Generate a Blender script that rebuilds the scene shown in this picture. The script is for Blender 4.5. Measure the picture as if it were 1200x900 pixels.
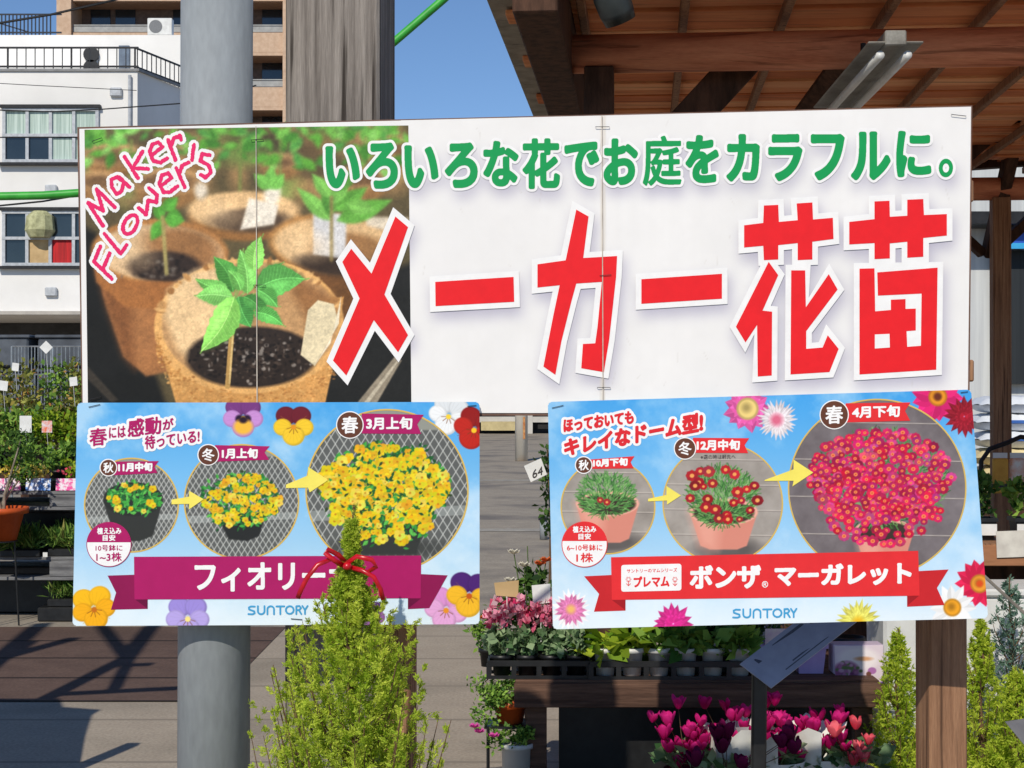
import bpy, math, random
import numpy as np
from mathutils import Vector, Matrix
from mathutils.geometry import delaunay_2d_cdt

for o in list(bpy.data.objects): bpy.data.objects.remove(o)
S = bpy.context.scene; COL = S.collection; R = math.radians
random.seed(7); rng = np.random.default_rng(7)

# ------------------------------------------------------------ camera, sky, sun, exposure
CAMZ, F, PITCH = 1.5, 1850.0, R(0.4)
cd = bpy.data.cameras.new('camera'); cam = bpy.data.objects.new('camera', cd); COL.objects.link(cam)
cam.location = (0, 0, CAMZ); cam.rotation_euler = (R(90) + PITCH, 0, 0)
cd.sensor_width = 36; cd.lens = 36 * F / 1200; cd.clip_start = .05; cd.clip_end = 5000
S.camera = cam
SUN_AZ, SUN_EL = R(16), R(39.6)          # sun behind the camera, 16 degrees to its left
w = bpy.data.worlds.new('World'); S.world = w; w.use_nodes = True
sky = w.node_tree.nodes.new('ShaderNodeTexSky'); sky.sky_type = 'NISHITA'; sky.sun_disc = False
sky.sun_elevation = SUN_EL; sky.sun_rotation = R(180) + SUN_AZ; sky.air_density = 1.0; sky.dust_density = 0; sky.ozone_density = 6; sky.altitude = 1800
bg = w.node_tree.nodes['Background']; bg.inputs[1].default_value = .105
w.node_tree.links.new(sky.outputs[0], bg.inputs[0])
sd = bpy.data.lights.new('sun', 'SUN'); sd.energy = 3.5; sd.angle = R(.5); sd.color = (1, .93, .815)
sun = bpy.data.objects.new('sun', sd); COL.objects.link(sun)
sv = Vector((-math.sin(SUN_AZ) * math.cos(SUN_EL), -math.cos(SUN_AZ) * math.cos(SUN_EL), math.sin(SUN_EL)))
sun.rotation_euler = sv.to_track_quat('Z', 'Y').to_euler()
vs = S.view_settings; vs.view_transform = 'Standard'; vs.look = 'None'; vs.exposure = 0.0; vs.gamma = 1; vs.use_curve_mapping = False
S.render.engine = 'CYCLES'

# ------------------------------------------------------------ helpers
def ray(u, v):
    x, y = (u - 600) / F, (450 - v) / F; c, s = math.cos(PITCH), math.sin(PITCH)
    return Vector((x, c - y * s, s + y * c))
def at(u, v, Y):
    d = ray(u, v); return Vector((0, 0, CAMZ)) + d * (Y / d.y)
def gnd(u, v, z=0.0):
    d = ray(u, v); return Vector((0, 0, CAMZ)) + d * ((z - CAMZ) / d.z)
def lin(c):
    c = np.asarray(c, float) / 255; return np.where(c <= .04045, c / 12.92, ((c + .055) / 1.055) ** 2.4)
def rgba(c): return (*[float(x) for x in lin(c)], 1)

def origin(p):
    o = Vector((0, 0, 0))
    while p: o += p.location; p = p.parent
    return o
def tag(o, label=None, cat=None, group=None, kind=None):
    if label: o['label'] = label
    if cat: o['category'] = cat
    if group: o['group'] = group
    if kind: o['kind'] = kind
    return o
def thing(name, loc, label, cat, group=None):
    o = bpy.data.objects.new(name, None); COL.objects.link(o); o.location = loc; o.empty_display_size = .1
    return tag(o, label, cat, group)
def copy_tree(o, parent=None):
    c = o.copy(); COL.objects.link(c)
    if parent: c.parent = parent
    for ch in list(o.children): copy_tree(ch, c)
    return c

class MB:
    def __init__(s): s.v = []; s.f = []; s.m = []
    def add(s, vs, fs, mi=0):
        b = len(s.v); s.v += [tuple(v) for v in vs]; s.f += [tuple(b + i for i in f) for f in fs]; s.m += [mi] * len(fs); return s
    def box(s, c, d, M=None, mi=0, bev=0.0):
        x, y, z = [a / 2 for a in d]; c = Vector(c)
        if bev:
            e = min(bev, x * .9, y * .9, z * .9); vs = []
            for sx in (-1, 1):
                for sy in (-1, 1):
                    for sz in (-1, 1):
                        vs += [(sx * (x - e), sy * (y - e), sz * z), (sx * (x - e), sy * y, sz * (z - e)), (sx * x, sy * (y - e), sz * (z - e))]
            def ix(a, b, c_, k): return ((a * 2 + b) * 2 + c_) * 3 + k
            fs = [[ix(0,0,1,0), ix(1,0,1,0), ix(1,1,1,0), ix(0,1,1,0)], [ix(0,0,0,0), ix(0,1,0,0), ix(1,1,0,0), ix(1,0,0,0)],
                  [ix(0,0,0,1), ix(1,0,0,1), ix(1,0,1,1), ix(0,0,1,1)], [ix(0,1,0,1), ix(0,1,1,1), ix(1,1,1,1), ix(1,1,0,1)],
                  [ix(0,0,0,2), ix(0,0,1,2), ix(0,1,1,2), ix(0,1,0,2)], [ix(1,0,0,2), ix(1,1,0,2), ix(1,1,1,2), ix(1,0,1,2)]]
            for b in (0, 1):
                for c_ in (0, 1):
                    fs.append([ix(0,b,c_,0), ix(1,b,c_,0), ix(1,b,c_,1), ix(0,b,c_,1)])
                    fs.append([ix(b,0,c_,0), ix(b,1,c_,0), ix(b,1,c_,2), ix(b,0,c_,2)])
                    fs.append([ix(b,c_,0,1), ix(b,c_,1,1), ix(b,c_,1,2), ix(b,c_,0,2)])
            for a in (0, 1):
                for b in (0, 1):
                    for c_ in (0, 1): fs.append([ix(a,b,c_,0), ix(a,b,c_,1), ix(a,b,c_,2)])
        else:
            vs = [(sx * x, sy * y, sz * z) for sx in (-1, 1) for sy in (-1, 1) for sz in (-1, 1)]
            fs = [(0,1,3,2), (4,6,7,5), (0,4,5,1), (2,3,7,6), (0,2,6,4), (1,5,7,3)]
        return s.add([(M @ Vector(v) if M else Vector(v)) + c for v in vs], fs, mi)
    def beam(s, a, b, wd, ht, mi=0, up=(0, 0, 1), bev=.004):
        a, b = Vector(a), Vector(b); d = b - a; L = d.length; d.normalize(); upv = Vector(up)
        if abs(d.dot(upv)) > .98: upv = Vector((0, 1, 0))
        x = d.cross(upv).normalized(); z = x.cross(d).normalized()
        M = Matrix((x, d, z)).transposed()
        return s.box((a + b) / 2, (wd, L, ht), M, mi, bev)
    def tube(s, pts, r, n=10, mi=0, cap=True):
        pts = [Vector(p) for p in pts]; k = len(pts); rs = r if isinstance(r, (list, tuple)) else [r] * k
        vs = []; fs = []; prev = None
        for i, p in enumerate(pts):
            d = (pts[min(i + 1, k - 1)] - pts[max(i - 1, 0)]).normalized()
            ref = prev if prev is not None else (Vector((1, 0, 0)) if abs(d.x) < .8 else Vector((0, 0, 1)))
            x = (ref - d * ref.dot(d)).normalized(); y = d.cross(x); prev = x
            for j in range(n):
                t = 2 * math.pi * j / n; vs.append(p + (x * math.cos(t) + y * math.sin(t)) * rs[i])
        for i in range(k - 1):
            for j in range(n): fs.append((i*n+j, i*n+(j+1) % n, (i+1)*n+(j+1) % n, (i+1)*n+j))
        if cap: fs += [tuple(range(n))[::-1], tuple((k-1)*n + j for j in range(n))]
        return s.add(vs, fs, mi)
    def lathe(s, prof, c, n=20, mi=0, sq=False):
        vs = []; fs = []; k = len(prof)
        for r, z in prof:
            for j in range(n):
                t = 2 * math.pi * (j + .5) / n; q = 1.0
                if sq: q = min(1.25, 1 / max(abs(math.cos(t)), abs(math.sin(t))))
                vs.append((c[0] + r * q * math.cos(t), c[1] + r * q * math.sin(t), c[2] + z))
        for i in range(k - 1):
            for j in range(n): fs.append((i*n+j, i*n+(j+1) % n, (i+1)*n+(j+1) % n, (i+1)*n+j))
        fs += [tuple(range(n))[::-1], tuple((k-1)*n + j for j in range(n))]
        return s.add(vs, fs, mi)
    def build(s, name, mats, parent=None, smooth=False):
        return mkobj(name, s.v, s.f, mats, parent, s.m, smooth)

def mkobj(name, v, f, mats, parent=None, mi=None, smooth=False, rnd=None):
    me = bpy.data.meshes.new(name)
    o3 = origin(parent)
    if isinstance(v, np.ndarray): v = v - np.array(o3)
    else: v = [(a[0] - o3.x, a[1] - o3.y, a[2] - o3.z) for a in v]
    if isinstance(f, np.ndarray):
        nv, nf, k = len(v), len(f), f.shape[1]
        me.vertices.add(nv); me.vertices.foreach_set('co', np.asarray(v, np.float32).ravel())
        me.loops.add(nf * k); me.loops.foreach_set('vertex_index', f.astype(np.int32).ravel())
        me.polygons.add(nf); me.polygons.foreach_set('loop_start', np.arange(0, nf * k, k, dtype=np.int32))
        me.update(calc_edges=True)
    else:
        me.from_pydata([tuple(a) for a in v], [], [tuple(a) for a in f])
    for m in (mats if isinstance(mats, (list, tuple)) else [mats]): me.materials.append(m)
    if mi is not None and len(set(mi)) > 1: me.polygons.foreach_set('material_index', np.asarray(mi, np.int32))
    if smooth: me.polygons.foreach_set('use_smooth', np.ones(len(me.polygons), bool))
    if rnd is not None:
        a = me.attributes.new('rnd', 'FLOAT', 'POINT'); a.data.foreach_set('value', np.asarray(rnd, np.float32))
    me.validate() if not isinstance(f, np.ndarray) else None
    o = bpy.data.objects.new(name, me); COL.objects.link(o)
    if parent: o.parent = parent
    return o

# ------------------------------------------------------------ materials
MATS = {}
def _new(name):
    m = bpy.data.materials.new(name); m.use_nodes = True; return m, m.node_tree, m.node_tree.nodes['Principled BSDF']
def pm(name, c1, c2=None, scale=8.0, stretch=(1, 1, 1), rough=.65, bump=0.0, detail=6.0, spec=.4, lo=.35, hi=.65, metal=0.0, fine=0.0, c3=None, grain=None):
    """two-tone noise material; optional fine grain and a third stain colour"""
    if name in MATS: return MATS[name]
    m, nt, b = _new(name); N = nt.nodes; L = nt.links
    b.inputs['Roughness'].default_value = rough; b.inputs['Specular IOR Level'].default_value = spec; b.inputs['Metallic'].default_value = metal
    tc = N.new('ShaderNodeTexCoord'); mp = N.new('ShaderNodeMapping'); mp.inputs['Scale'].default_value = stretch
    L.new(tc.outputs['Object'], mp.inputs[0])
    nz = N.new('ShaderNodeTexNoise'); nz.inputs['Scale'].default_value = scale; nz.inputs['Detail'].default_value = detail; nz.inputs['Roughness'].default_value = .6
    L.new(mp.outputs[0], nz.inputs[0])
    cr = N.new('ShaderNodeValToRGB'); e = cr.color_ramp.elements
    c2 = c2 or tuple(int(x * .82) for x in c1)
    e[0].position = lo; e[1].position = hi; e[0].color = rgba(c2); e[1].color = rgba(c1)
    L.new(nz.outputs[0], cr.inputs[0]); col = cr.outputs[0]
    if c3:
        n3 = N.new('ShaderNodeTexNoise'); n3.inputs['Scale'].default_value = scale * .23; n3.inputs['Detail'].default_value = 4; L.new(tc.outputs['Object'], n3.inputs[0])
        r3 = N.new('ShaderNodeValToRGB'); r3.color_ramp.elements[0].position = .5; r3.color_ramp.elements[1].position = .68
        L.new(n3.outputs[0], r3.inputs[0]); mx = N.new('ShaderNodeMixRGB'); L.new(r3.outputs[0], mx.inputs[0]); L.new(col, mx.inputs[1]); mx.inputs[2].default_value = rgba(c3); col = mx.outputs[0]
    if fine:
        n2 = N.new('ShaderNodeTexNoise'); n2.inputs['Scale'].default_value = scale * 14; n2.inputs['Detail'].default_value = 3
        L.new(mp.outputs[0], n2.inputs[0]); mx = N.new('ShaderNodeMixRGB'); mx.blend_type = 'OVERLAY'; mx.inputs[0].default_value = fine
        L.new(col, mx.inputs[1]); L.new(n2.outputs[0], mx.inputs[2]); col = mx.outputs[0]
    if grain:                                             # long dark checks and pores running along the timber
        mp2 = N.new('ShaderNodeMapping'); mp2.inputs['Scale'].default_value = grain[0]; L.new(tc.outputs['Object'], mp2.inputs[0])
        n4 = N.new('ShaderNodeTexNoise'); n4.inputs['Scale'].default_value = 1; n4.inputs['Detail'].default_value = 5; n4.inputs['Distortion'].default_value = .4; L.new(mp2.outputs[0], n4.inputs[0])
        r4 = N.new('ShaderNodeValToRGB'); r4.color_ramp.elements[0].position = .33; r4.color_ramp.elements[0].color = (1, 1, 1, 1); r4.color_ramp.elements[1].position = .43; r4.color_ramp.elements[1].color = (0, 0, 0, 1)
        L.new(n4.outputs[0], r4.inputs[0]); mx = N.new('ShaderNodeMixRGB'); k4 = N.new('ShaderNodeMath'); k4.operation = 'MULTIPLY'; k4.inputs[1].default_value = grain[2]; L.new(r4.outputs[0], k4.inputs[0]); L.new(k4.outputs[0], mx.inputs[0]); L.new(col, mx.inputs[1]); mx.inputs[2].default_value = rgba(grain[1]); col = mx.outputs[0]
    L.new(col, b.inputs['Base Color'])
    if bump:
        bp = N.new('ShaderNodeBump'); bp.inputs['Strength'].default_value = bump; bp.inputs['Distance'].default_value = .01
        L.new(nz.outputs[0], bp.inputs['Height']); L.new(bp.outputs[0], b.inputs['Normal'])
    MATS[name] = m; return m
def leafm(name, c1, c2, rough=.5, trans=.25, c3=None):
    if name in MATS: return MATS[name]
    m, nt, b = _new(name); N = nt.nodes; L = nt.links
    a = N.new('ShaderNodeAttribute'); a.attribute_name = 'rnd'
    cr = N.new('ShaderNodeValToRGB'); e = cr.color_ramp.elements; e[0].color = rgba(c1); e[1].color = rgba(c2)
    if c3: k = e.new(.85); k.color = rgba(c2); e[-1].color = rgba(c3)
    L.new(a.outputs['Fac'], cr.inputs[0]); L.new(cr.outputs[0], b.inputs['Base Color']); b.inputs['Roughness'].default_value = rough
    b.inputs['Specular IOR Level'].default_value = .12
    t = N.new('ShaderNodeBsdfTranslucent'); L.new(cr.outputs[0], t.inputs[0])
    ms = N.new('ShaderNodeMixShader'); ms.inputs[0].default_value = trans
    out = N['Material Output']; L.new(b.outputs[0], ms.inputs[1]); L.new(t.outputs[0], ms.inputs[2]); L.new(ms.outputs[0], out.inputs[0])
    MATS[name] = m; return m
def printm(name, rough=.42):
    m, nt, b = _new(name); N = nt.nodes; L = nt.links
    a = N.new('ShaderNodeAttribute'); a.attribute_name = 'ink'; L.new(a.outputs['Color'], b.inputs['Base Color'])
    b.inputs['Roughness'].default_value = rough; b.inputs['Specular IOR Level'].default_value = .25
    tc = N.new('ShaderNodeTexCoord'); nz = N.new('ShaderNodeTexNoise'); nz.inputs['Scale'].default_value = 5; L.new(tc.outputs['Object'], nz.inputs[0])
    bp = N.new('ShaderNodeBump'); bp.inputs['Strength'].default_value = .3; bp.inputs['Distance'].default_value = .02; L.new(nz.outputs[0], bp.inputs['Height']); L.new(bp.outputs[0], b.inputs['Normal'])
    return m
PRINT = printm('printed_film')
def ink(c, rough=.4):
    k = 'ink_%d_%d_%d' % tuple(c)
    if k in MATS: return MATS[k]
    d = tuple(max(0, int(x * .97)) for x in c)
    return pm(k, c, d, scale=30, rough=rough, spec=.25)

wood_grey = pm('weathered_timber', (152, 144, 136), (100, 93, 87), 5, (14, 14, .4), .9, .6, 12, .1, .3, .6, fine=.5, grain=((70, 70, 1.6), (44, 38, 34), .85))
wood_brown = pm('brown_stained_timber', (164, 124, 94), (118, 84, 62), 5, (12, 12, .6), .75, .35, 9, .2, .3, .65, fine=.4, grain=((80, 80, 2.0), (58, 40, 30), .7))
wood_dark = pm('dark_stained_timber', (92, 66, 52), (58, 42, 34), 4, (6, 6, 1.2), .8, .25, 8, .15, fine=.25)
wood_table = pm('dark_table_timber', (112, 84, 68), (72, 52, 42), 4, (.8, 8, 12), .75, .35, 9, .2, fine=.3)
wood_slat = pm('cedar_slats', (244, 164, 108), (214, 128, 80), 2.2, (.7, 5, 5), .75, .2, 8, .2, .3, .7, fine=.3, grain=((1.5, 40, 40), (150, 84, 52), .6))
wood_slat2 = pm('cedar_slats_deep', (228, 140, 86), (190, 104, 60), 2.2, (.7, 5, 5), .75, .2, 8, .2, .3, .7, fine=.3, grain=((1.5, 40, 40), (120, 66, 40), .6))
wood_slat3 = pm('cedar_slats_pale', (250, 184, 130), (226, 144, 96), 2.2, (.7, 5, 5), .75, .2, 8, .2, .3, .7, fine=.3, grain=((1.5, 40, 40), (150, 90, 58), .6))
wood_log = pm('round_cedar_log', (226, 150, 112), (184, 108, 78), 3, (.6, 6, 6), .7, .25, 8, .25, fine=.3, grain=((1.5, 40, 40), (110, 58, 38), .6))
plast_black = pm('black_plastic', (34, 35, 36), (22, 22, 23), 20, rough=.42, spec=.45)
plast_white = pm('white_plastic', (226, 226, 222), (204, 204, 200), 6, rough=.4)
paper = pm('white_card', (236, 236, 232), (220, 220, 216), 12, rough=.6)
soil = pm('potting_soil', (58, 44, 34), (28, 22, 18), 60, rough=.95, bump=.6, spec=.1)
terracotta = pm('orange_plastic_pot', (214, 96, 40), (186, 76, 30), 6, rough=.45)
steel_grey = pm('grey_painted_steel', (150, 155, 158), (140, 146, 149), 3, (2, 2, .6), .62, .03, 5, .3, fine=.2, c3=(132, 134, 132))
metal_dark = pm('dark_metal', (48, 48, 50), (34, 34, 36), 10, rough=.5, metal=.3)
metal_wire = pm('galvanised_wire', (180, 184, 186), (140, 144, 146), 10, rough=.4, metal=.6)
stem_brown = pm('brown_bark', (120, 92, 66), (78, 58, 42), 20, (1, 1, .3), .85, .4)
stem_green = pm('green_stem', (96, 122, 56), (66, 92, 40), 20, rough=.6)

# ------------------------------------------------------------ foliage helpers
def unit(a): return a / np.maximum(np.linalg.norm(a, axis=1, keepdims=True), 1e-9)
def leaf_arrays(P, D, size, aspect=.5, cup=.12, var=.35):
    n = len(P); D = unit(np.asarray(D, float)); q = unit(rng.normal(size=(n, 3)))
    s = unit(np.cross(D, q)); nn = np.cross(D, s)
    Lh = (size * (1 + var * rng.uniform(-1, 1, n)))[:, None]; W = Lh * aspect * .5
    V = np.empty((n, 4, 3)); V[:, 0] = P; V[:, 1] = P + D * Lh * .5 + s * W + nn * Lh * cup
    V[:, 2] = P + D * Lh; V[:, 3] = P + D * Lh * .5 - s * W + nn * Lh * cup
    return V.reshape(-1, 3), np.arange(n * 4).reshape(n, 4), np.repeat(rng.uniform(0, 1, n), 4)
def foliage(name, P, size, m, parent, D=None, aspect=.5, cup=.12, rnd=None):
    P = np.asarray(P, float)
    if D is None: D = rng.normal(size=P.shape) + (0, 0, .4)
    v, f, r = leaf_arrays(P, D, size, aspect, cup)
    if rnd is not None: r = np.repeat(rnd, 4)
    return mkobj(name, v, f, m, parent, rnd=r)
def blob(c, r, n, squash=(1, 1, 1), shell=.35):
    d = unit(rng.normal(size=(n, 3))); rad = rng.uniform(shell, 1, n) ** .6
    return np.asarray(c) + d * rad[:, None] * r * np.asarray(squash)
def bush(c, r, n, squash=(1, 1, 1), k=9):
    """uneven crown: several leaf clumps spread over an ellipsoid"""
    cs = blob(c, r * .68, k, squash, .5); out = []
    for q in cs: out.append(blob(q, r * random.uniform(.28, .5), n // k, squash, .1))
    return np.concatenate(out)

def conifer(name, base, h, shape, nb, m, label, seed=1, needle=.01, pot_h=.25, group=None, twigs=10, per=16, up=2.0, plume=.017, tipn=240):
    """upright conifer: shape lists (height fraction, branch reach); each branch is a plume of scale leaves with its own tip"""
    r2 = np.random.default_rng(seed); t = thing(name, base, label, 'conifer', group); b = Vector(base)
    sb = MB(); z0 = pot_h; H = h - z0; sx_ = [q[0] for q in shape]; sr_ = [q[1] for q in shape]
    bend = [Vector((b.x + .006 * math.sin(i * 1.3 + seed), b.y + .006 * math.cos(i * 1.7), b.z + z0 + H * i / 8)) for i in range(9)]
    sb.tube(bend, [.011 * (1 - .9 * i / 8) + .0015 for i in range(9)], 7); P = []; D = []; RN = []
    for k in range(nb):
        u = (k + r2.uniform()) / nb * .97; reach = float(np.interp(u, sx_, sr_)) * r2.uniform(.3, 1.1) ** .6; az = k * 2.39996 + r2.uniform(-.3, .3)
        zt = b.z + z0 + H * u; rise = reach * up * r2.uniform(.8, 1.1); zo = max(b.z + z0 + .01, zt - rise)
        o = np.array((b.x, b.y, zo)); dh = np.array((math.cos(az), math.sin(az), 0)); end = o + dh * reach + np.array((0, 0, zt - zo)); ctl = o + dh * reach * .75 + np.array((0, 0, (zt - zo) * .25)); rr = r2.uniform(0, 1)
        cv = lambda s: o * (1-s)**2 + ctl * 2*s*(1-s) + end * s*s
        if r2.uniform() < .5: sb.tube([cv(0), cv(.35), cv(.7), cv(1)], [.0034, .0026, .0016, .0006], 4)
        for j in range(twigs):
            s = .22 + .78 * (j + r2.uniform()) / twigs; p0 = cv(s); td = unit((cv(min(1, s + .1)) - cv(s - .1))[None])[0]; w_ = min(plume, .16 * reach + .0035) * (1.3 - .95 * s) * r2.uniform(.7, 1.3)
            sd1 = unit((td * .9 + r2.normal(size=3) * .75)[None])[0]; q = r2.uniform(0, 1, per)[:, None]
            P.append(p0 + sd1 * q * w_ * 1.9 + r2.normal(size=(per, 3)) * w_ * .22); D.append(sd1 * 1.2 + r2.normal(size=(per, 3)) * .6); RN.append(np.clip(rr * .5 + r2.uniform(0, .5, per), 0, 1))
    q = r2.uniform(0, 1, tipn)[:, None]; P.append(np.array(bend[-1]) - np.array((0, 0, 1)) * q * .2 * H + r2.normal(size=(tipn, 3)) * (.0022 + .004 * q)); D.append(r2.normal(size=(tipn, 3)) * .55 + (0, 0, 1)); RN.append(r2.uniform(.3, 1, tipn))
    sb.build('stem', stem_brown, t)
    foliage('foliage', np.concatenate(P), needle, m, t, np.concatenate(D), .3, .08, np.concatenate(RN))
    MB().lathe([(.075, 0), (.1, pot_h * .93), (.108, pot_h * .93), (.108, pot_h), (.098, pot_h), (.094, pot_h * .9), (.01, pot_h * .9)], b, 20).build('pot', plast_black, t, True)
    return t

# ------------------------------------------------------------ print tools: canvas sheets and iso-contoured lettering
def box_blur(a, k):
    for ax in (0, 1):
        p = [(0, 0)] * a.ndim; p[ax] = (k + 1, k)
        c = np.cumsum(np.pad(a, p, mode='edge'), axis=ax); n = a.shape[ax]
        a = (np.take(c, np.arange(2*k+1, 2*k+1+n), axis=ax) - np.take(c, np.arange(0, n), axis=ax)) / (2*k+1)
    return a
def noise2(h, w_, cell, seed=0):
    r2 = np.random.default_rng(seed); out = np.zeros((h, w_)); amp = 1; tot = 0
    while cell >= 1:
        g = r2.uniform(-1, 1, (int(h / cell) + 3, int(w_ / cell) + 3)); y = np.arange(h) / cell; x = np.arange(w_) / cell
        yi, xi = y.astype(int), x.astype(int); fy, fx = (y - yi)[:, None], (x - xi)[None]
        fy, fx = fy * fy * (3 - 2 * fy), fx * fx * (3 - 2 * fx)
        out += amp * ((g[yi][:, xi] * (1 - fx) + g[yi][:, xi + 1] * fx) * (1 - fy) + (g[yi + 1][:, xi] * (1 - fx) + g[yi + 1][:, xi + 1] * fx) * fy)
        tot += amp; amp *= .55; cell /= 2.2
    return out / tot
def poly_sd(U, V, pts):
    d = np.full(U.shape, 1e9); ins = np.zeros(U.shape, bool); n = len(pts)
    for i in range(n):
        (x0, y0), (x1, y1) = pts[i], pts[(i + 1) % n]; dx, dy = x1 - x0, y1 - y0
        t = np.clip(((U - x0) * dx + (V - y0) * dy) / (dx * dx + dy * dy + 1e-12), 0, 1)
        d = np.minimum(d, (U - x0 - t * dx) ** 2 + (V - y0 - t * dy) ** 2)
        if y0 != y1: ins ^= ((y0 > V) != (y1 > V)) & (U < (x1 - x0) * (V - y0) / (y1 - y0) + x0)
    return np.where(ins, -1, 1) * np.sqrt(d)
class Canvas:
    """ink colours sampled on a fine grid over a real sheet; positions are measured on the sheet's face"""
    def __init__(s, quad, res, col):
        (a, b), (c, d), (e, f), (g, h) = quad            # TL TR BL BR
        s.res = res; s.w = int(abs(c - a) * res) + 1; s.h = int(abs(f - b) * res) + 1
        x = np.linspace(0, 1, s.w)[None]; y = np.linspace(0, 1, s.h)[:, None]
        s.U = (a * (1 - x) + c * x) * (1 - y) + (e * (1 - x) + g * x) * y
        s.V = (b * (1 - x) + d * x) * (1 - y) + (f * (1 - x) + h * x) * y
        s.A = np.zeros((s.h, s.w, 3)) + np.asarray(col, float); s.x, s.y = x, y; s.quad = quad
    def win(s, u0, v0, u1, v1):
        (a, b), (c, d), (e, f), (g, h) = s.quad; m = 16
        j0 = int(max(0, (u0 - m - min(a, e)) * s.res)); j1 = int(min(s.w, (u1 + m - min(a, e)) * s.res + 1)); i0 = int(max(0, (v0 - m - max(b, d)) * s.res)); i1 = int(min(s.h, (v1 + m - min(b, d)) * s.res + 1))
        return slice(i0, max(i0, i1)), slice(j0, max(j0, j1))
    def put(s, W, a, col):
        s.A[W] += (np.asarray(col, float) - s.A[W]) * np.clip(a, 0, 1)[..., None]
    def ell(s, cx, cy, rx, ry=None, col=(0, 0, 0), rot=0, soft=1.0, a=1.0, clip=None):
        ry = ry or rx; q = max(rx, ry) + soft; W = s.win(cx - q, cy - q, cx + q, cy + q); U, V = s.U[W] - cx, s.V[W] - cy
        if U.size == 0: return
        c, n = math.cos(rot), math.sin(rot); x, y = (U * c + V * n) / rx, (-U * n + V * c) / ry
        k = (np.sqrt(x * x + y * y) - 1) * min(rx, ry); m = np.clip(.5 - k / soft, 0, 1) * a
        if clip is not None: m = m * clip[W]
        s.put(W, m, col)
    def poly(s, pts, col, soft=1.0, a=1.0, clip=None):
        xs, ys = [p[0] for p in pts], [p[1] for p in pts]; W = s.win(min(xs), min(ys), max(xs), max(ys))
        if s.U[W].size == 0: return
        m = np.clip(.5 - poly_sd(s.U[W], s.V[W], pts) / soft, 0, 1) * a
        if clip is not None: m = m * clip[W]
        s.put(W, m, col)
    def line(s, p, q, wd, col, a=1.0, clip=None, soft=.8):
        W = s.win(min(p[0], q[0]) - wd, min(p[1], q[1]) - wd, max(p[0], q[0]) + wd, max(p[1], q[1]) + wd); U, V = s.U[W], s.V[W]
        if U.size == 0: return
        dx, dy = q[0] - p[0], q[1] - p[1]; t = np.clip(((U - p[0]) * dx + (V - p[1]) * dy) / (dx*dx + dy*dy + 1e-9), 0, 1)
        m = np.clip(.5 + (wd / 2 - np.hypot(U - p[0] - t * dx, V - p[1] - t * dy)) / soft, 0, 1) * a
        if clip is not None: m = m * clip[W]
        s.put(W, m, col)
    def leaf(s, b, t, wd, col, soft=1.0, rib=True, clip=None):
        b, t = np.array(b, float), np.array(t, float); d = t - b; n = np.array((-d[1], d[0])) / (np.hypot(*d) + 1e-9)
        L = [b + d * k + n * wd * .5 * math.sin(math.pi * k ** .8) for k in np.linspace(0, 1, 9)]; Rr = [b + d * k - n * wd * .5 * math.sin(math.pi * k ** .8) for k in np.linspace(1, 0, 9)][1:-1]
        s.poly([tuple(p) for p in L + Rr], col, soft, clip=clip)
        if rib:
            half = [tuple(p) for p in L] ; s.poly(half, [min(255, c * 1.16 + 6) for c in col], soft, .55, clip)
            s.line(tuple(b), tuple(b + d * .95), .8, [min(255, c * 1.25 + 20) for c in col], .5, clip)
    def leaf2(s, b, t, wd, col, soft=1.0, seed=0, bend=.12):
        """a photographed leaf: toothed outline, curved midrib, side veins, two-tone blade"""
        r2 = random.Random(seed + int(b[0] * 13 + t[1] * 7)); b, t = np.array(b, float), np.array(t, float); d = t - b; n = np.array((-d[1], d[0])); L = np.hypot(*d); n = n / L
        mid = lambda k: b + d * k + n * bend * L * math.sin(math.pi * k)
        ks = np.linspace(0, 1, 15); pr = [math.sin(math.pi * k ** .75) ** .85 * wd * .5 for k in ks]
        le = [mid(k) + n * q * (1 + .10 * (i % 2) + r2.uniform(-.05, .05)) for i, (k, q) in enumerate(zip(ks, pr))]; ri = [mid(k) - n * q * (1 + .10 * (i % 2) + r2.uniform(-.05, .05)) for i, (k, q) in enumerate(zip(ks, pr))]
        T = lambda P: [tuple(p) for p in P]; dk = [c * .74 for c in col]; lt = [min(255, c * 1.12 + 8) for c in col]; hi = [min(255, c * 1.25 + 26) for c in col]
        s.poly(T(le + ri[::-1][1:-1]), col, soft); s.poly(T(le + [mid(k) for k in ks[::-1]][1:-1]), lt, soft * 1.6, .75); s.poly(T([mid(k) for k in ks] + ri[::-1][1:-1]), dk, wd * .2 + soft, .55)
        for i in range(2, 13):
            for e, sg in ((le, 1), (ri, -1)): s.line(tuple(mid(ks[i])), tuple(mid(min(1, ks[i] + .1)) + n * sg * pr[min(i + 1, 14)] * .85), .5, dk if sg > 0 else hi, .35)
        for i in range(14): s.line(tuple(mid(ks[i])), tuple(mid(ks[i + 1])), 1.0, hi, .7)
        s.ell(*(mid(.45) + n * wd * .2), L * .16, wd * .1, hi, math.atan2(d[1], d[0]), wd * .16, .4)
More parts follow.
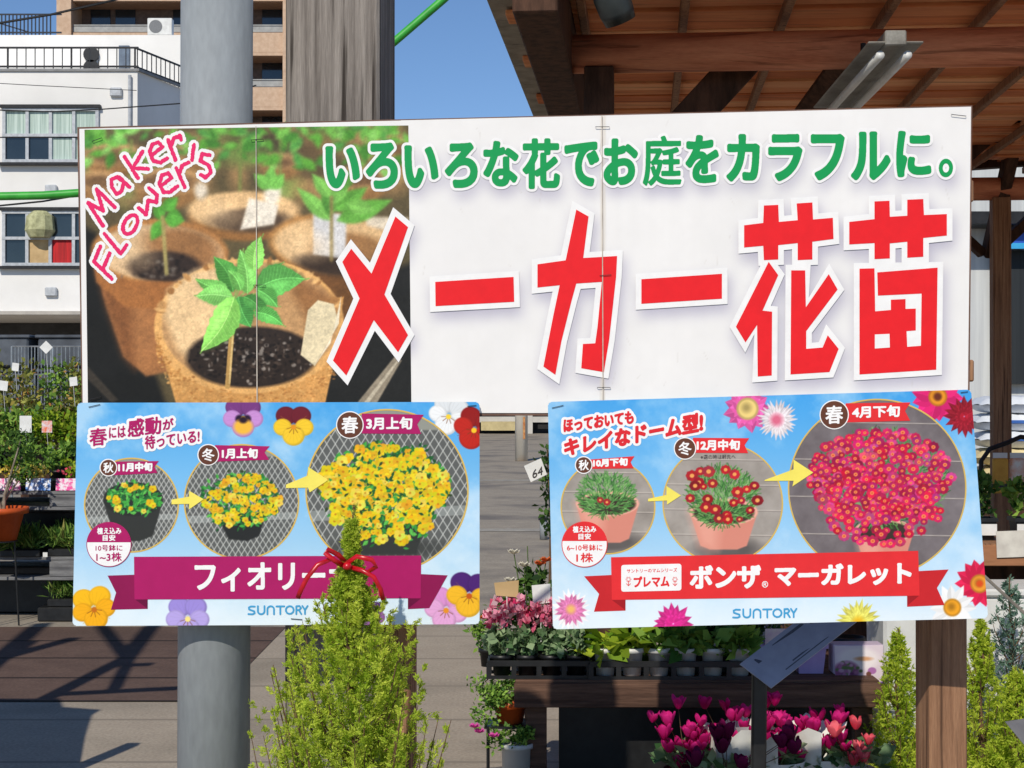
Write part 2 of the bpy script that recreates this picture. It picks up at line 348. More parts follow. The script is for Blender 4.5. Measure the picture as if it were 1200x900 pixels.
    def sheet(s, name, Y, parent, round_r=0, m=None):
        U, V = s.U.ravel(), s.V.ravel(); yy = (450 - V) / F; c, n = math.cos(PITCH), math.sin(PITCH)
        dy = c - yy * n; k = Y / dy; P = np.stack([(U - 600) / F * k, np.full(U.shape, Y), CAMZ + (n + yy * c) * k], 1)
        I = np.arange(s.h * s.w).reshape(s.h, s.w); Fq = np.stack([I[1:, :-1], I[1:, 1:], I[:-1, 1:], I[:-1, :-1]], -1)
        if round_r:
            hh, ww = s.h - 1, s.w - 1; yc = (np.arange(hh) + .5)[:, None]; xc = (np.arange(ww) + .5)[None]; r = round_r * s.res
            ddx = np.maximum(0, np.maximum(r - xc, xc - (ww - r))); ddy = np.maximum(0, np.maximum(r - yc, yc - (hh - r))); keep = np.hypot(ddx, ddy) <= r
            Fq = Fq[keep]
        Fq = Fq.reshape(-1, 4); used = np.unique(Fq); re = np.zeros(s.h * s.w, np.int64); re[used] = np.arange(len(used))
        o = mkobj(name, P[used], re[Fq], m or PRINT, parent)
        ca = np.ones((len(used), 4), np.float32); ca[:, :3] = lin(np.clip(s.A, 0, 255)).reshape(-1, 3)[used]
        at_ = o.data.attributes.new('ink', 'FLOAT_COLOR', 'POINT'); at_.data.foreach_set('color', ca.ravel()); return o

_gc = {}
def glyphs(t):
    if t in _gc: return _gc[t]
    c = bpy.data.curves.new('t', 'FONT'); c.body = t; o = bpy.data.objects.new('t', c); COL.objects.link(o)
    dg = bpy.context.evaluated_depsgraph_get(); cv = o.evaluated_get(dg).to_curve(dg); polys = []
    for sp in cv.splines:
        bp = sp.bezier_points; n = len(bp); pts = []
        for i in range(n):
            p, q = bp[i], bp[(i + 1) % n]; a, b, c2, d = p.co, p.handle_right, q.handle_left, q.co
            for k in range(6):
                s = k / 6; pts.append(a * (1-s)**3 + b * 3*s*(1-s)**2 + c2 * 3*s*s*(1-s) + d * s**3)
        if n > 1: polys.append(np.array([(p.x, p.y) for p in pts]))
    o.evaluated_get(dg).to_curve_clear(); bpy.data.objects.remove(o); bpy.data.curves.remove(c)
    _gc[t] = polys; return polys
def fill_mask(polys, u0, v0, st, h, w_):
    acc = np.zeros((h, w_ + 1))
    for p in polys:
        x, y = (p[:, 0] - u0) / st, (p[:, 1] - v0) / st; x1, y1 = np.roll(x, -1), np.roll(y, -1)
        for a, b, c, d in zip(x, y, x1, y1):
            if b == d: continue
            lo, hi = min(b, d), max(b, d); i0, i1 = max(0, math.ceil(lo - .5)), min(h - 1, math.ceil(hi - .5) - 1)
            if i1 < i0: continue
            i = np.arange(i0, i1 + 1); xc = np.clip(np.ceil(a + (i + .5 - b) * (c - a) / (d - b) - .5), 0, w_).astype(int)
            np.add.at(acc, (i, xc), 1 if d > b else -1)
    return np.cumsum(acc, 1)[:, :w_] != 0
def edt(m, Rr):
    big = 1e6; g = np.where(m, 0.0, big)
    a = g.copy()
    for k in range(1, Rr + 1):
        a[k:] = np.minimum(a[k:], g[:-k] + k * k); a[:-k] = np.minimum(a[:-k], g[k:] + k * k)
    b = a.copy()
    for k in range(1, Rr + 1):
        b[:, k:] = np.minimum(b[:, k:], a[:, :-k] + k * k); b[:, :-k] = np.minimum(b[:, :-k], a[:, k:] + k * k)
    return np.sqrt(np.minimum(b, (Rr + 1) ** 2))
class Field:
    """signed distance (px on the sheet face, negative inside) of a drawn shape"""
    def __init__(s, sd_, u0, v0, st): s.sd, s.u0, s.v0, s.st = sd_, u0, v0, st
def field_of_mask(mask_fn, u0, v0, u1, v1, st, grow):
    m = grow + 1.5; u0 -= m; v0 -= m; u1 += m; v1 += m; h, w_ = int((v1 - v0) / st) + 2, int((u1 - u0) / st) + 2
    k = mask_fn(u0, v0, st, h, w_); Rr = int(grow / st) + 3
    return Field(box_blur((edt(k, Rr) - edt(~k, 3)) * st, 1), u0 + st * .5, v0 + st * .5, st)
def text_field(t, L, Rt, st=.3, grow=3):
    """L=(u, vtop, vbot) and Rt=(u, vtop, vbot): the ink box of the string is laid between these two edges"""
    ps = glyphs(t); al = np.concatenate(ps); x0, y0 = al.min(0); x1, y1 = al.max(0); out = []
    for p in ps:
        a = (p[:, 0] - x0) / (x1 - x0); b = (y1 - p[:, 1]) / max(y1 - y0, 1e-6)
        tp = L[1] + a * (Rt[1] - L[1]); bt = L[2] + a * (Rt[2] - L[2]); out.append(np.stack([L[0] + a * (Rt[0] - L[0]), tp + b * (bt - tp)], 1))
    al = np.concatenate(out); (u0, v0), (u1, v1) = al.min(0), al.max(0)
    return field_of_mask(lambda a, b, c, h, w_: fill_mask(out, a, b, c, h, w_), u0, v0, u1, v1, st, grow)
def stroke_field(strokes, wd, st=.3, grow=3, rough=0.0):
    al = np.concatenate([np.array(s, float) for s in strokes]); (u0, v0), (u1, v1) = al.min(0) - wd - grow - 2, al.max(0) + wd + grow + 2
    h, w_ = int((v1 - v0) / st) + 2, int((u1 - u0) / st) + 2; V, U = np.mgrid[0:h, 0:w_] * st; U = U + u0; V = V + v0; d = np.full(U.shape, 1e9)
    for s in strokes:
        for p, q in zip(s[:-1], s[1:]):
            dx, dy = q[0] - p[0], q[1] - p[1]; t = np.clip(((U - p[0]) * dx + (V - p[1]) * dy) / (dx*dx + dy*dy + 1e-9), 0, 1)
            d = np.minimum(d, np.hypot(U - p[0] - t * dx, V - p[1] - t * dy))
    sd_ = d - wd / 2
    if rough: sd_ = sd_ + rough * noise2(h, w_, 5, 3) + rough * .5 * noise2(h, w_, 9, 8)
    return Field(sd_, u0, v0, st)
def contours(f):
    h, w_ = f.shape; I = f < 0; seg = {}
    c = I[:-1, :-1] * 1 + I[:-1, 1:] * 2 + I[1:, 1:] * 4 + I[1:, :-1] * 8
    T = {1: [(3, 0)], 2: [(0, 1)], 3: [(3, 1)], 4: [(1, 2)], 5: [(3, 0), (1, 2)], 6: [(0, 2)], 7: [(3, 2)], 8: [(2, 3)], 9: [(2, 0)], 10: [(0, 1), (2, 3)], 11: [(2, 1)], 12: [(1, 3)], 13: [(1, 0)], 14: [(0, 3)]}
    def ek(i, j, e): return (0, i, j) if e == 0 else (1, i, j + 1) if e == 1 else (0, i + 1, j) if e == 2 else (1, i, j)
    def pt(k):
        t, i, j = k
        if t == 0: a, b = f[i, j], f[i, j + 1]; return (j + a / (a - b), i)
        a, b = f[i, j], f[i + 1, j]; return (j, i + a / (a - b))
    for i, j in zip(*np.where((c > 0) & (c < 15))):
        for a, b in T[c[i, j]]: seg[ek(i, j, a)] = ek(i, j, b)
    loops = []
    while seg:
        s0, k = seg.popitem(); lp = [s0]
        while k != s0 and k in seg: lp.append(k); k = seg.pop(k)
        loops.append(np.array([pt(q) for q in lp]))
    return loops
def simplify(p, tol):
    n = len(p)
    if n < 8: return p
    keep = np.zeros(n, bool); far = int(np.argmax(np.hypot(*(p - p[0]).T))); keep[[0, far]] = True; st = [(0, far), (far, n)]
    P = np.vstack([p, p[:1]])
    while st:
        a, b = st.pop()
        if b - a < 2: continue
        d = P[b] - P[a]; L = np.hypot(*d) + 1e-9; e = np.abs(d[0] * (P[a+1:b, 1] - P[a, 1]) - d[1] * (P[a+1:b, 0] - P[a, 0])) / L; k = int(np.argmax(e))
        if e[k] > tol: keep[a + 1 + k] = True; st += [(a, a + 1 + k), (a + 1 + k, b)]
    return p[keep]
class Ink:
    """collects flat printed shapes of one layer (a vinyl or ink film) into one mesh"""
    def __init__(s, Y): s.Y = Y; s.v = []; s.f = []; s.m = []
    def tri(s, uv, faces, mi=0, dz=0.0):
        b = len(s.v); s.v += [tuple(at(u, v, s.Y - dz)) for u, v in uv]; s.f += [tuple(b + i for i in q) for q in faces]; s.m += [mi] * len(faces)
    def iso(s, fd, grow=0.0, mi=0, dz=0.0, tol=.06):
        V = []; E = []
        for lp in contours(fd.sd - grow):
            q = simplify(lp, tol / fd.st)
            if len(q) < 3: continue
            b = len(V); V += [Vector((fd.u0 + x * fd.st, fd.v0 + y * fd.st)) for x, y in q]; E += [(b + i, b + (i + 1) % len(q)) for i in range(len(q))]
        if not V: return
        ov, _, of, *_r = delaunay_2d_cdt(V, E, [], 1, 1e-5); hh, ww = fd.sd.shape; keep = []
        for q in of:                                     # drop the triangles that lie in counters
            x = sum(ov[i].x for i in q) / 3; y = sum(ov[i].y for i in q) / 3; x = min(max((x - fd.u0) / fd.st, 0), ww - 1.001); y = min(max((y - fd.v0) / fd.st, 0), hh - 1.001); i, j = int(y), int(x); a, b = y - i, x - j
            if (fd.sd[i, j] * (1-a) + fd.sd[i+1, j] * a) * (1-b) + (fd.sd[i, j+1] * (1-a) + fd.sd[i+1, j+1] * a) * b < grow: keep.append(q)
        s.tri([(p.x, p.y) for p in ov], keep, mi, dz)
    def poly(s, pts, mi=0, dz=0.0):
        V = [Vector(p) for p in pts]; n = len(V); ov, _, of, *_r = delaunay_2d_cdt(V, [(i, (i + 1) % n) for i in range(n)], [], 1, 1e-5)
        c = [((ov[a].x + ov[b].x + ov[e].x) / 3, (ov[a].y + ov[b].y + ov[e].y) / 3) for a, b, e in of]; k = poly_sd(np.array([q[0] for q in c]), np.array([q[1] for q in c]), pts) < 0
        s.tri([(p.x, p.y) for p in ov], [f for f, q in zip(of, k) if q], mi, dz)
    def disc(s, cx, cy, r, mi=0, dz=0.0, n=48, r0=0):
        o = [(cx + r * math.cos(2*math.pi*i/n), cy + r * math.sin(2*math.pi*i/n)) for i in range(n)]
        if r0:
            k = [(cx + r0 * math.cos(2*math.pi*i/n), cy + r0 * math.sin(2*math.pi*i/n)) for i in range(n)]
            s.tri(o + k, [(i, (i+1) % n, n + (i+1) % n, n + i) for i in range(n)], mi, dz)
        else: s.tri(o, [tuple(range(n))], mi, dz)
    def build(s, name, mats, parent):
        o = mkobj(name, s.v, s.f, mats, parent, s.m)
        return o
def miter(pts, d):
    n = len(pts); A = sum(pts[i][0] * pts[(i+1) % n][1] - pts[(i+1) % n][0] * pts[i][1] for i in range(n)); sg = 1 if A > 0 else -1; out = []
    for i in range(n):
        p, q, r = np.array(pts[i-1], float), np.array(pts[i], float), np.array(pts[(i+1) % n], float)
        a = (q - p) / np.hypot(*(q - p)); b = (r - q) / np.hypot(*(r - q)); na = np.array((a[1], -a[0])) * sg; nb = np.array((b[1], -b[0])) * sg
        m = na + nb; k = np.dot(m, m) / 2; o = q + m * d / max(k, .35); out.append(tuple(o))
    return out
#__SECTION2__
# ------------------------------------------------------------ flower prints drawn on the sheets
def cv_daisy(c, cx, cy, r, n, col, inner, rin, layers=1, wd=None, clip=None, tip=None, seed=0):
    r2 = random.Random(seed + int(cx * 7 + cy))
    for l in range(layers):
        rr = r * (1 - .27 * l); sh = 1 - .08 * (layers - 1 - l)
        for k in range(n):
            a = 2 * math.pi * (k + .5 * (l % 2)) / n + r2.uniform(-.08, .08); q = rr * r2.uniform(.9, 1.04); g = r2.uniform(.88, 1.04) * sh
            base = tip if (tip and l == 0) else col
            c.leaf((cx + math.cos(a) * rin * .3, cy + math.sin(a) * rin * .3), (cx + math.cos(a) * q, cy + math.sin(a) * q), (wd or 2 * math.pi * r / n * 1.15), [min(255, x * g) for x in base], clip=clip)
    if inner:
        c.ell(cx, cy, rin, col=[x * .8 for x in inner], clip=clip, soft=2); c.ell(cx, cy, rin * .8, col=inner, clip=clip, soft=2); c.ell(cx - rin * .1, cy - rin * .1, rin * .4, col=[x * .72 for x in inner], clip=clip, soft=rin * .5)
def cv_pansy(c, cx, cy, r, up, lo, face=None, eye=(250, 200, 40), rot=0.0, clip=None):
    def P(x, y): return (cx + r * (x * math.cos(rot) - y * math.sin(rot)), cy + r * (x * math.sin(rot) + y * math.cos(rot)))
    def pet(x, y, q, col):
        p = P(x, y); d = [k * .84 for k in col]
        c.ell(*p, r * q, r * q * .92, d, rot, 1.2, clip=clip); c.ell(p[0] - r * .03, p[1] - r * .03, r * q * .9, r * q * .82, col, rot, r * .12, clip=clip)
        for k in range(7):
            a = math.atan2(y, x) + rot + (k - 3) * .28; z = P(0, .05); c.line(z, (z[0] + math.cos(a) * r * .85, z[1] + math.sin(a) * r * .85), .7, d, .3, clip)
    pet(-.38, -.5, .52, up); pet(.38, -.5, .52, up); pet(-.55, .08, .47, lo); pet(.55, .08, .47, lo); pet(0, .5, .56, lo)
    if face:
        for x, y, q in ((-.2, .08, .2), (.2, .08, .2), (0, .25, .24)): c.ell(*P(x, y), r * q, col=face, clip=clip, soft=r * .12)
    for k in range(5):
        a = math.pi * (.1 + .2 * k) + rot; z = P(0, .05); c.line(z, (z[0] + math.cos(a) * r * .36, z[1] + math.sin(a) * r * .36), .9, (120, 60, 20), .7, clip)
    c.ell(*P(0, .06), r * .13, col=eye, clip=clip)
def disc_mask(c, cx, cy, r): return np.clip(.5 - (np.hypot(c.U - cx, c.V - cy) - r), 0, 1)
def cv_sky(c, tl, bl):
    h, w_ = c.A.shape[:2]; y = np.clip((c.V - c.V.min()) / (c.V.max() - c.V.min()), 0, 1)[..., None]
    c.A[:] = np.array(tl) * (1 - y) ** .9 + np.array(bl) * (1 - (1 - y) ** .9)
    n = noise2(h, w_, 130 * c.res, 5) + .6 * noise2(h, w_, 60 * c.res, 9); k = np.clip(n * 1.6 + .05, 0, 1)[..., None] * .55
    c.A += (np.array((238, 247, 252)) - c.A) * k

# ------------------------------------------------------------ the big headline sign
YS = 3.187
sign = thing('shop_sign', at(615, 480, YS + .03), 'wide white sign board with green headline and big red title above the blue posters', 'sign')
# panel with brown timber rim
def plate(name, quad, y0, y1, m, parent):
    a = [at(u, v, y0) for u, v in quad]; b = [Vector((p.x, y1, p.z)) for p in a]
    return MB().add(a + b, [(0, 1, 2, 3), (7, 6, 5, 4), (0, 4, 5, 1), (1, 5, 6, 2), (2, 6, 7, 3), (3, 7, 4, 0)]).build(name, m, parent)
plate('panel', [(90.5, 149), (1139.5, 123.5), (1136, 487), (96, 487)], YS + .002, YS + .018, pm('sign_edge_board', (128, 98, 84), (96, 70, 60), 20, rough=.8), sign)
cw = Canvas([(470, 141), (1138, 125), (482, 484), (1134, 484)], .6, (238, 236, 233))
RED = (238, 34, 40); GREEN = (22, 158, 84); WHITE = (246, 245, 243)
c2 = lambda P: [(370 + x / 2.571, 130 + y / 2.571) for x, y in P]
c3 = lambda P: [(740 + x / 2.5, 120 + y / 2.5) for x, y in P]
T_ME = c2([(240,318),(278,350),(207,553),(278,675),(248,727),(175,630),(92,797),(52,752),(132,565),(80,455),(107,415),(168,490)])
T_B1 = c2([(360,515),(596,500),(598,575),(361,588)])
T_KA = c2([(785,297),(822,318),(806,443),(908,437),(905,500),(884,690),(868,787),(800,775),(805,702),(842,700),(849,650),(862,515),(785,520),(770,575),(740,695),(722,795),(686,770),(715,620),(735,525),(668,532),(668,462),(753,450)])
T_B2 = c3([(29,518),(265,502),(265,575),(29,590)])
T_H1 = c3([(388,302),(430,300),(432,350),(487,345),(484,296),(530,293),(532,343),(590,338),(592,400),(530,408),(530,460),(487,462),(487,412),(430,418),(430,460),(388,462),(386,420),(330,425),(330,360),(386,353)])
T_H2 = c3([(402,467),(430,506),(384,610),(412,613),(411,800),(370,803),(368,652),(334,703),(306,657)])
T_H3 = c3([(468,492),(509,492),(511,600),(578,503),(604,548),(512,670),(512,722),(560,718),(575,682),(607,722),(580,790),(466,797)])
T_N1 = c3([(712,290),(756,288),(757,335),(808,332),(808,285),(855,283),(857,330),(924,327),(924,390),(855,397),(855,452),(808,455),(808,408),(757,413),(757,457),(712,459),(712,412),(638,416),(638,350),(712,342)])
T_N2 = c3([(668,487),(712,486),(714,612),(760,608),(760,578),(803,576),(803,605),(833,604),(833,668),(806,670),(808,716),(848,713),(850,560),(722,566),(720,498),(897,484),(893,783),(668,797)])
T_N2o = c3([(668,487),(897,484),(893,783),(668,797)])
HEAD = [('い',381,171,422,221,2.6),('ろ',428.5,167,466.5,221.7,2.6),('い',473.5,170,514,220.7,2.6),('ろ',521,167,560,220.7,2.6),('な',566,165,608,219,2.4),('花',612,162,656.5,221.7,2.2),('で',661,166,702.5,219,2.5),('お',707,162,748,217.5,2.5),
        ('庭',753,159,799,218,1.3),('を',803,158,842.6,215,2.5),('カ',851,157,890.6,213,2.6),('ラ',900,157,940.6,212.6,2.6),('フ',950,157,990,211.6,2.7),('ル',997,154,1044,211.6,2.6),('に',1050,153,1091.6,208,2.5),('。',1100,186,1117,208,1.2)]
heads = [(text_field(t, (a + g, b + g, d - g), (c - g, b + g - .4, d - g - .4), .3, g + 4), g) for t, a, b, c, d, g in HEAD]
# the soft printed drop shadow of the lettering is part of the sign's artwork
sh = np.zeros(cw.U.shape)
for P in (T_ME, T_B1, T_KA, T_B2, T_H1, T_H2, T_H3, T_N1, T_N2o): sh = np.maximum(sh, poly_sd(cw.U - 3, cw.V - 9, miter(P, 7)) < 0)
for fd, g in heads:
    i = ((cw.V - 10 - fd.v0) / fd.st).astype(int); j = ((cw.U - 2 - fd.u0) / fd.st).astype(int); hh, ww = fd.sd.shape
    ok = (i >= 0) & (j >= 0) & (i < hh) & (j < ww); q = np.zeros(cw.U.shape, bool); q[ok] = fd.sd[i[ok], j[ok]] < 4; sh = np.maximum(sh, q)
sh = box_blur(box_blur(box_blur(sh, 4), 4), 3)[..., None] * .85
cw.A += (np.array((176, 172, 190)) - cw.A) * sh
n1_ = noise2(*cw.U.shape, 60, 21); n2_ = noise2(*cw.U.shape, 9, 22); vst = np.repeat(noise2(1, cw.U.shape[1], 6, 23), cw.U.shape[0], 0)
cw.A *= (1 + .018 * n1_ + .008 * n2_ + .012 * vst * np.clip(n1_ + .3, 0, 1))[..., None]         # grime and faint rain streaks
for k in range(46):
    u_, v_ = random.Random(k).uniform(490, 1130), random.Random(k + 99).uniform(140, 470); cw.line((u_, v_), (u_ + random.Random(k + 5).uniform(-6, 6), v_ + random.Random(k + 7).uniform(1, 16)), .7, (186, 178, 168), .25)
cw.poly([(704, 135), (710, 135), (709, 470), (703, 470)], (214, 206, 192), 1.5, .5)
cw.sheet('white_sheet', YS, sign)

# seedling picture on the left end
cp = Canvas([(99, 152), (478.5, 147), (103, 473), (482, 473)], 1.35, (92, 80, 54))
cq = lambda x, y: (80 + x / 2.571, 130 + y / 2.571)
h_, w_ = cp.A.shape[:2]
r3 = random.Random(5)
def E(x, y, rx, ry, col, rot=0, soft=3, a=1.0): cp.ell(*cq(x, y), rx / 2.571, ry / 2.571, col, rot, soft, a)
def Pq(pts, col, soft=2, a=1.0): cp.poly([cq(*p) for p in pts], col, soft, a)
def Lf(b, t, wd, col, soft=1.0, rib=True): cp.leaf(cq(*b), cq(*t), wd / 2.571, col, soft, rib)
Pq([(20, 330), (130, 400), (300, 900), (20, 900)], (26, 26, 24), 8); Pq([(780, 560), (1050, 450), (1050, 900), (760, 900)], (34, 34, 32), 8)
for k in range(70):
    x, y = r3.uniform(40, 1020), r3.uniform(40, 250); E(x, y, r3.uniform(25, 80), r3.uniform(15, 50), r3.choice([(196,150,96),(150,112,70),(96,130,60),(120,160,74),(84,70,48),(168,130,86),(64,58,40),(132,176,92)]), 0, 14, .6)
for x, y, rx, ry in ((130,130,90,34),(300,210,110,40),(380,120,60,22),(640,150,60,22),(90,210,70,30),(880,200,90,32),(1000,110,70,28)):
    E(x, y + 26, rx * .92, ry * 1.5, (150, 110, 66), 0, 8); E(x, y, rx, ry, (204, 160, 108), 0, 7); E(x, y + 5, rx * .8, ry * .68, (118, 88, 58), 0, 7)
for k in range(150):
    x, y = r3.uniform(40, 1030), 40 + abs(r3.gauss(0, 62)); a = r3.uniform(0, 6.3); q = r3.uniform(26, 70)
    Lf((x, y), (x + q * math.cos(a), y + q * math.sin(a) * .8), q * .45, r3.choice([(92,160,56),(118,186,78),(70,134,48),(140,204,100),(82,150,66)]), 5, False)
for x0 in (190, 520, 640): cp.line(cq(x0, 90), cq(x0 - 3, 240), 4, (120, 140, 70), .7, soft=3)
# back pot, right pot with their tags
E(530, 320, 168, 72, (150, 104, 58), 0, 4); E(528, 300, 168, 58, (224, 184, 132), 0, 4); E(545, 330, 120, 36, (84, 66, 50), 0, 6); Pq([(545,262),(634,284),(620,342),(518,358)], (232, 222, 204), 2.5)
E(615, 250, 24, 40, (236, 226, 206), .2, 6); E(400, 240, 20, 26, (220, 206, 184), 0, 6)
Pq([(608,400),(985,420),(930,640),(840,700),(700,620)], (112, 74, 40), 5); E(800, 400, 196, 92, (190, 138, 80), .05, 4); E(802, 402, 182, 80, (226, 186, 134), .05, 4)
E(850, 430, 130, 62, (160, 116, 72), .1, 8); E(800, 462, 118, 34, (58, 44, 34), .1, 6); Pq([(738,303),(838,312),(836,446),(738,432)], (214, 212, 210), 2.5); Pq([(890,318),(1024,322),(1020,380),(900,345)], (220, 205, 180), 4)
for b, t, q in (((790,330),(690,232),46),((792,320),(770,205),40),((800,300),(900,230),50),((810,330),(975,268),60),((800,280),(840,190),44),((790,260),(735,190),40),((840,280),(925,300),46),((800,240),(880,170),44)): Lf(b, t, q, r3.choice([(96,160,62),(118,180,80),(82,142,56)]), 3)
cp.line(cq(793, 260), cq(793, 450), 4, (150, 130, 80), .9, soft=2)
for b, t, q in (((610,235),(560,190),40),((612,235),(650,190),40),((610,225),(610,165),36)): Lf(b, t, q, (110, 176, 76), 3)
# left pot
Pq([(72,430),(482,420),(452,560),(330,780),(235,800),(165,740),(110,580)], (164, 110, 66), 3); Pq([(72,430),(110,580),(165,740),(200,780),(190,600),(120,470)], (112, 68, 38), 14, .7)
E(275, 425, 206, 100, (186, 128, 72), .04, 3); E(277, 428, 192, 86, (218, 182, 138), .04, 3); E(340, 420, 120, 70, (158, 112, 70), .1, 14); E(290, 470, 112, 48, (52, 40, 34), .04, 5)
Pq([(70,430),(84,516),(170,590),(300,600),(440,520),(482,420),(460,470),(330,515),(180,510),(100,470)], (162, 104, 56), 3)
for k in range(90):
    x, y = r3.gauss(290, 55), r3.gauss(474, 18); E(x, y, r3.uniform(3, 8), r3.uniform(2, 6), r3.choice([(120,110,100),(34,26,22),(80,66,56),(24,18,16)]), 0, 2, .8)
for b, t, q in (((285,330),(250,390),40),((290,325),(350,330),46),((285,300),(330,260),40),((280,330),(265,270),36),((300,310),(345,322),40)): Lf(b, t, q, (84, 156, 56), 2.5)
cp.line(cq(284, 320), cq(296, 490), 4.5, (172, 158, 96), 1, soft=2)
cp.A = .35 * cp.A + .65 * box_blur(box_blur(cp.A, 2), 2)
for x, y, q in ((275, 425, 200), (800, 400, 190), (528, 300, 166)): E(x - q * .45, y + 4, q * .32, q * .2, (246, 212, 164), .2, 20, .5)
# front pot
Pq([(262,620),(830,560),(800,760),(770,900),(330,900),(290,760)], (208, 152, 86), 2)
E(545, 648, 286, 204, (226, 172, 104), -.04, 2); E(548, 640, 266, 184, (190, 146, 98), -.04, 2.5)
Pq([(300,540),(290,620),(330,720),(420,800),(470,640),(480,470),(380,480)], (232, 196, 146), 10); Pq([(640,470),(800,560),(812,620),(760,700),(680,560)], (150, 104, 62), 14)
E(552, 742, 196, 92, (46, 36, 30), -.02, 4)
for k in range(420):
    x, y = r3.gauss(552, 90), r3.gauss(745, 38)
    if ((x - 552) / 190) ** 2 + ((y - 742) / 88) ** 2 < 1: E(x, y, r3.uniform(2, 8), r3.uniform(2, 6), r3.choice([(78,64,54),(28,21,18),(22,17,14),(60,48,40),(150,140,130),(40,31,26)]), 0, 1.5, .8)
for k in range(34):                                    # ragged torn rim
    a = r3.uniform(3.3, 6.1); x, y = 545 + 276 * math.cos(a), 645 + 196 * math.sin(a); E(x, y, r3.uniform(6, 16), r3.uniform(4, 9), r3.choice([(226,176,112),(196,146,90),(168,118,68)]), a, 2)
for k in range(500):
    a = r3.uniform(0, math.pi); q = r3.uniform(.93, 1.0); x, y = 545 + 286 * q * math.cos(a), 650 + 206 * q * math.sin(a) + r3.uniform(0, 70); E(x, y, r3.uniform(2, 6), r3.uniform(2, 4), r3.choice([(232,180,108),(184,124,62),(206,150,84),(160,104,52)]), 0, 1.2, .6)
Pq([(700,735),(722,600),(752,570),(800,582),(815,640),(742,768)], (222, 206, 168), 1.5); Pq([(742,768),(815,640),(822,560),(790,700)], (238, 226, 196), 1.5)
cp.line(cq(497, 610), cq(480, 830), 6, (186, 146, 84), 1, soft=1.2); cp.line(cq(500, 610), cq(486, 820), 2, (226, 196, 132), .8, soft=1)
ctr_ = (500, 575)
for e_, q in (((528,415),3.4),((588,370),3),((440,440),3.4),((385,505),2.6),((380,556),3),((650,455),3),((725,505),3.6),((640,590),2.6),((655,650),2.8),((550,650),3),((398,730),3.6)):
    m1 = (ctr_[0] + (e_[0] - ctr_[0]) * .5, ctr_[1] + (e_[1] - ctr_[1]) * .5 - 8); cp.line(cq(*ctr_), cq(*m1), q * .6, (150, 172, 92), 1, soft=1); cp.line(cq(*m1), cq(*e_), q * .45, (128, 166, 82), .9, soft=1)
for k_, (b, t, q, col) in enumerate((((497,545),(434,426),66,(62,126,50)),((478,530),(372,500),40,(88,150,66)),((540,550),(520,402),58,(104,172,78)),((560,480),(588,358),56,(118,184,82)),((575,525),(657,446),60,(66,130,54)),((566,536),(734,498),92,(80,152,68)),((495,562),(374,556),62,(110,178,84)),
                     ((572,540),(644,592),50,(76,146,64)),((566,560),(634,644),36,(66,132,58)),((560,606),(662,652),46,(80,156,68)),((512,560),(554,658),74,(64,138,60)),((500,560),(390,740),82,(126,196,84)),((520,540),(480,470),40,(92,158,70)),((530,560),(585,600),38,(60,124,52)))): cp.leaf2(cq(*b), cq(ctr_[0] + (t[0] - ctr_[0]) * .9, ctr_[1] + (t[1] - ctr_[1]) * .9), q / 2.571, [min(255, c_ * 1.12 + 6) for c_ in col], 1, k_ * 17, (.1, -.1, .06, -.08)[k_ % 4])
Pq([(870,880),(985,738),(1004,752),(930,880)], (150, 138, 118), 2); Pq([(890,880),(990,752),(994,757),(905,880)], (196, 184, 160), 1.5)
Pq([(50,760),(150,870),(130,880),(50,800)], (60, 54, 46), 3)
nz = noise2(h_, w_, 7, 3)[..., None]; ng = noise2(h_, w_, 2.4, 11)[..., None]; big = noise2(h_, w_, 60, 12)[..., None]; cp.A = np.clip(cp.A * (1.02 + .10 * nz + .09 * ng + .10 * big), 0, 255)
cp.sheet('seedling_picture', YS - .0006, sign)
cb = Canvas([(93, 151), (480, 141), (97, 476), (484, 476)], .3, (238, 236, 233)); cb.sheet('picture_border', YS + .0002, sign)

# lettering
MW, MR, MG, MP = ink(WHITE), ink(RED), ink(GREEN), ink((236, 40, 106))
L = Ink(YS - .0012)
for fd, g in heads: L.iso(fd, g + 3.2, 1, 0); L.iso(fd, g, 0, .0004)
L.build('headline_lettering', [MG, MW], sign)
for P, Q in (((T_ME,), None), ((T_B1,), None), ((T_KA,), None), ((T_B2,), None), ((T_H1, T_H2, T_H3), None), ((T_N1, T_N2), (T_N1, T_N2o))):
    L = Ink(YS - .0020)
    for i, p in enumerate(Q or P): L.poly(miter(p, 6.6), 1, .00006 * i)
    for p in P: L.poly(p, 0, .0006)
    if Q: L.poly(c3([(713,680),(756,678),(757,718),(713,721)]), 1, .0009)
    L.build('title_character', [MR, MW], sign)
hw = lambda P: [(95 + x / 4.615, 145 + y / 4.615) for x, y in P]
ring = lambda cx, cy, a, b, rot: [(cx + a * math.cos(t) * math.cos(rot) - b * math.sin(t) * math.sin(rot), cy + a * math.cos(t) * math.sin(rot) + b * math.sin(t) * math.cos(rot)) for t in np.linspace(0, 2 * math.pi, 17)]
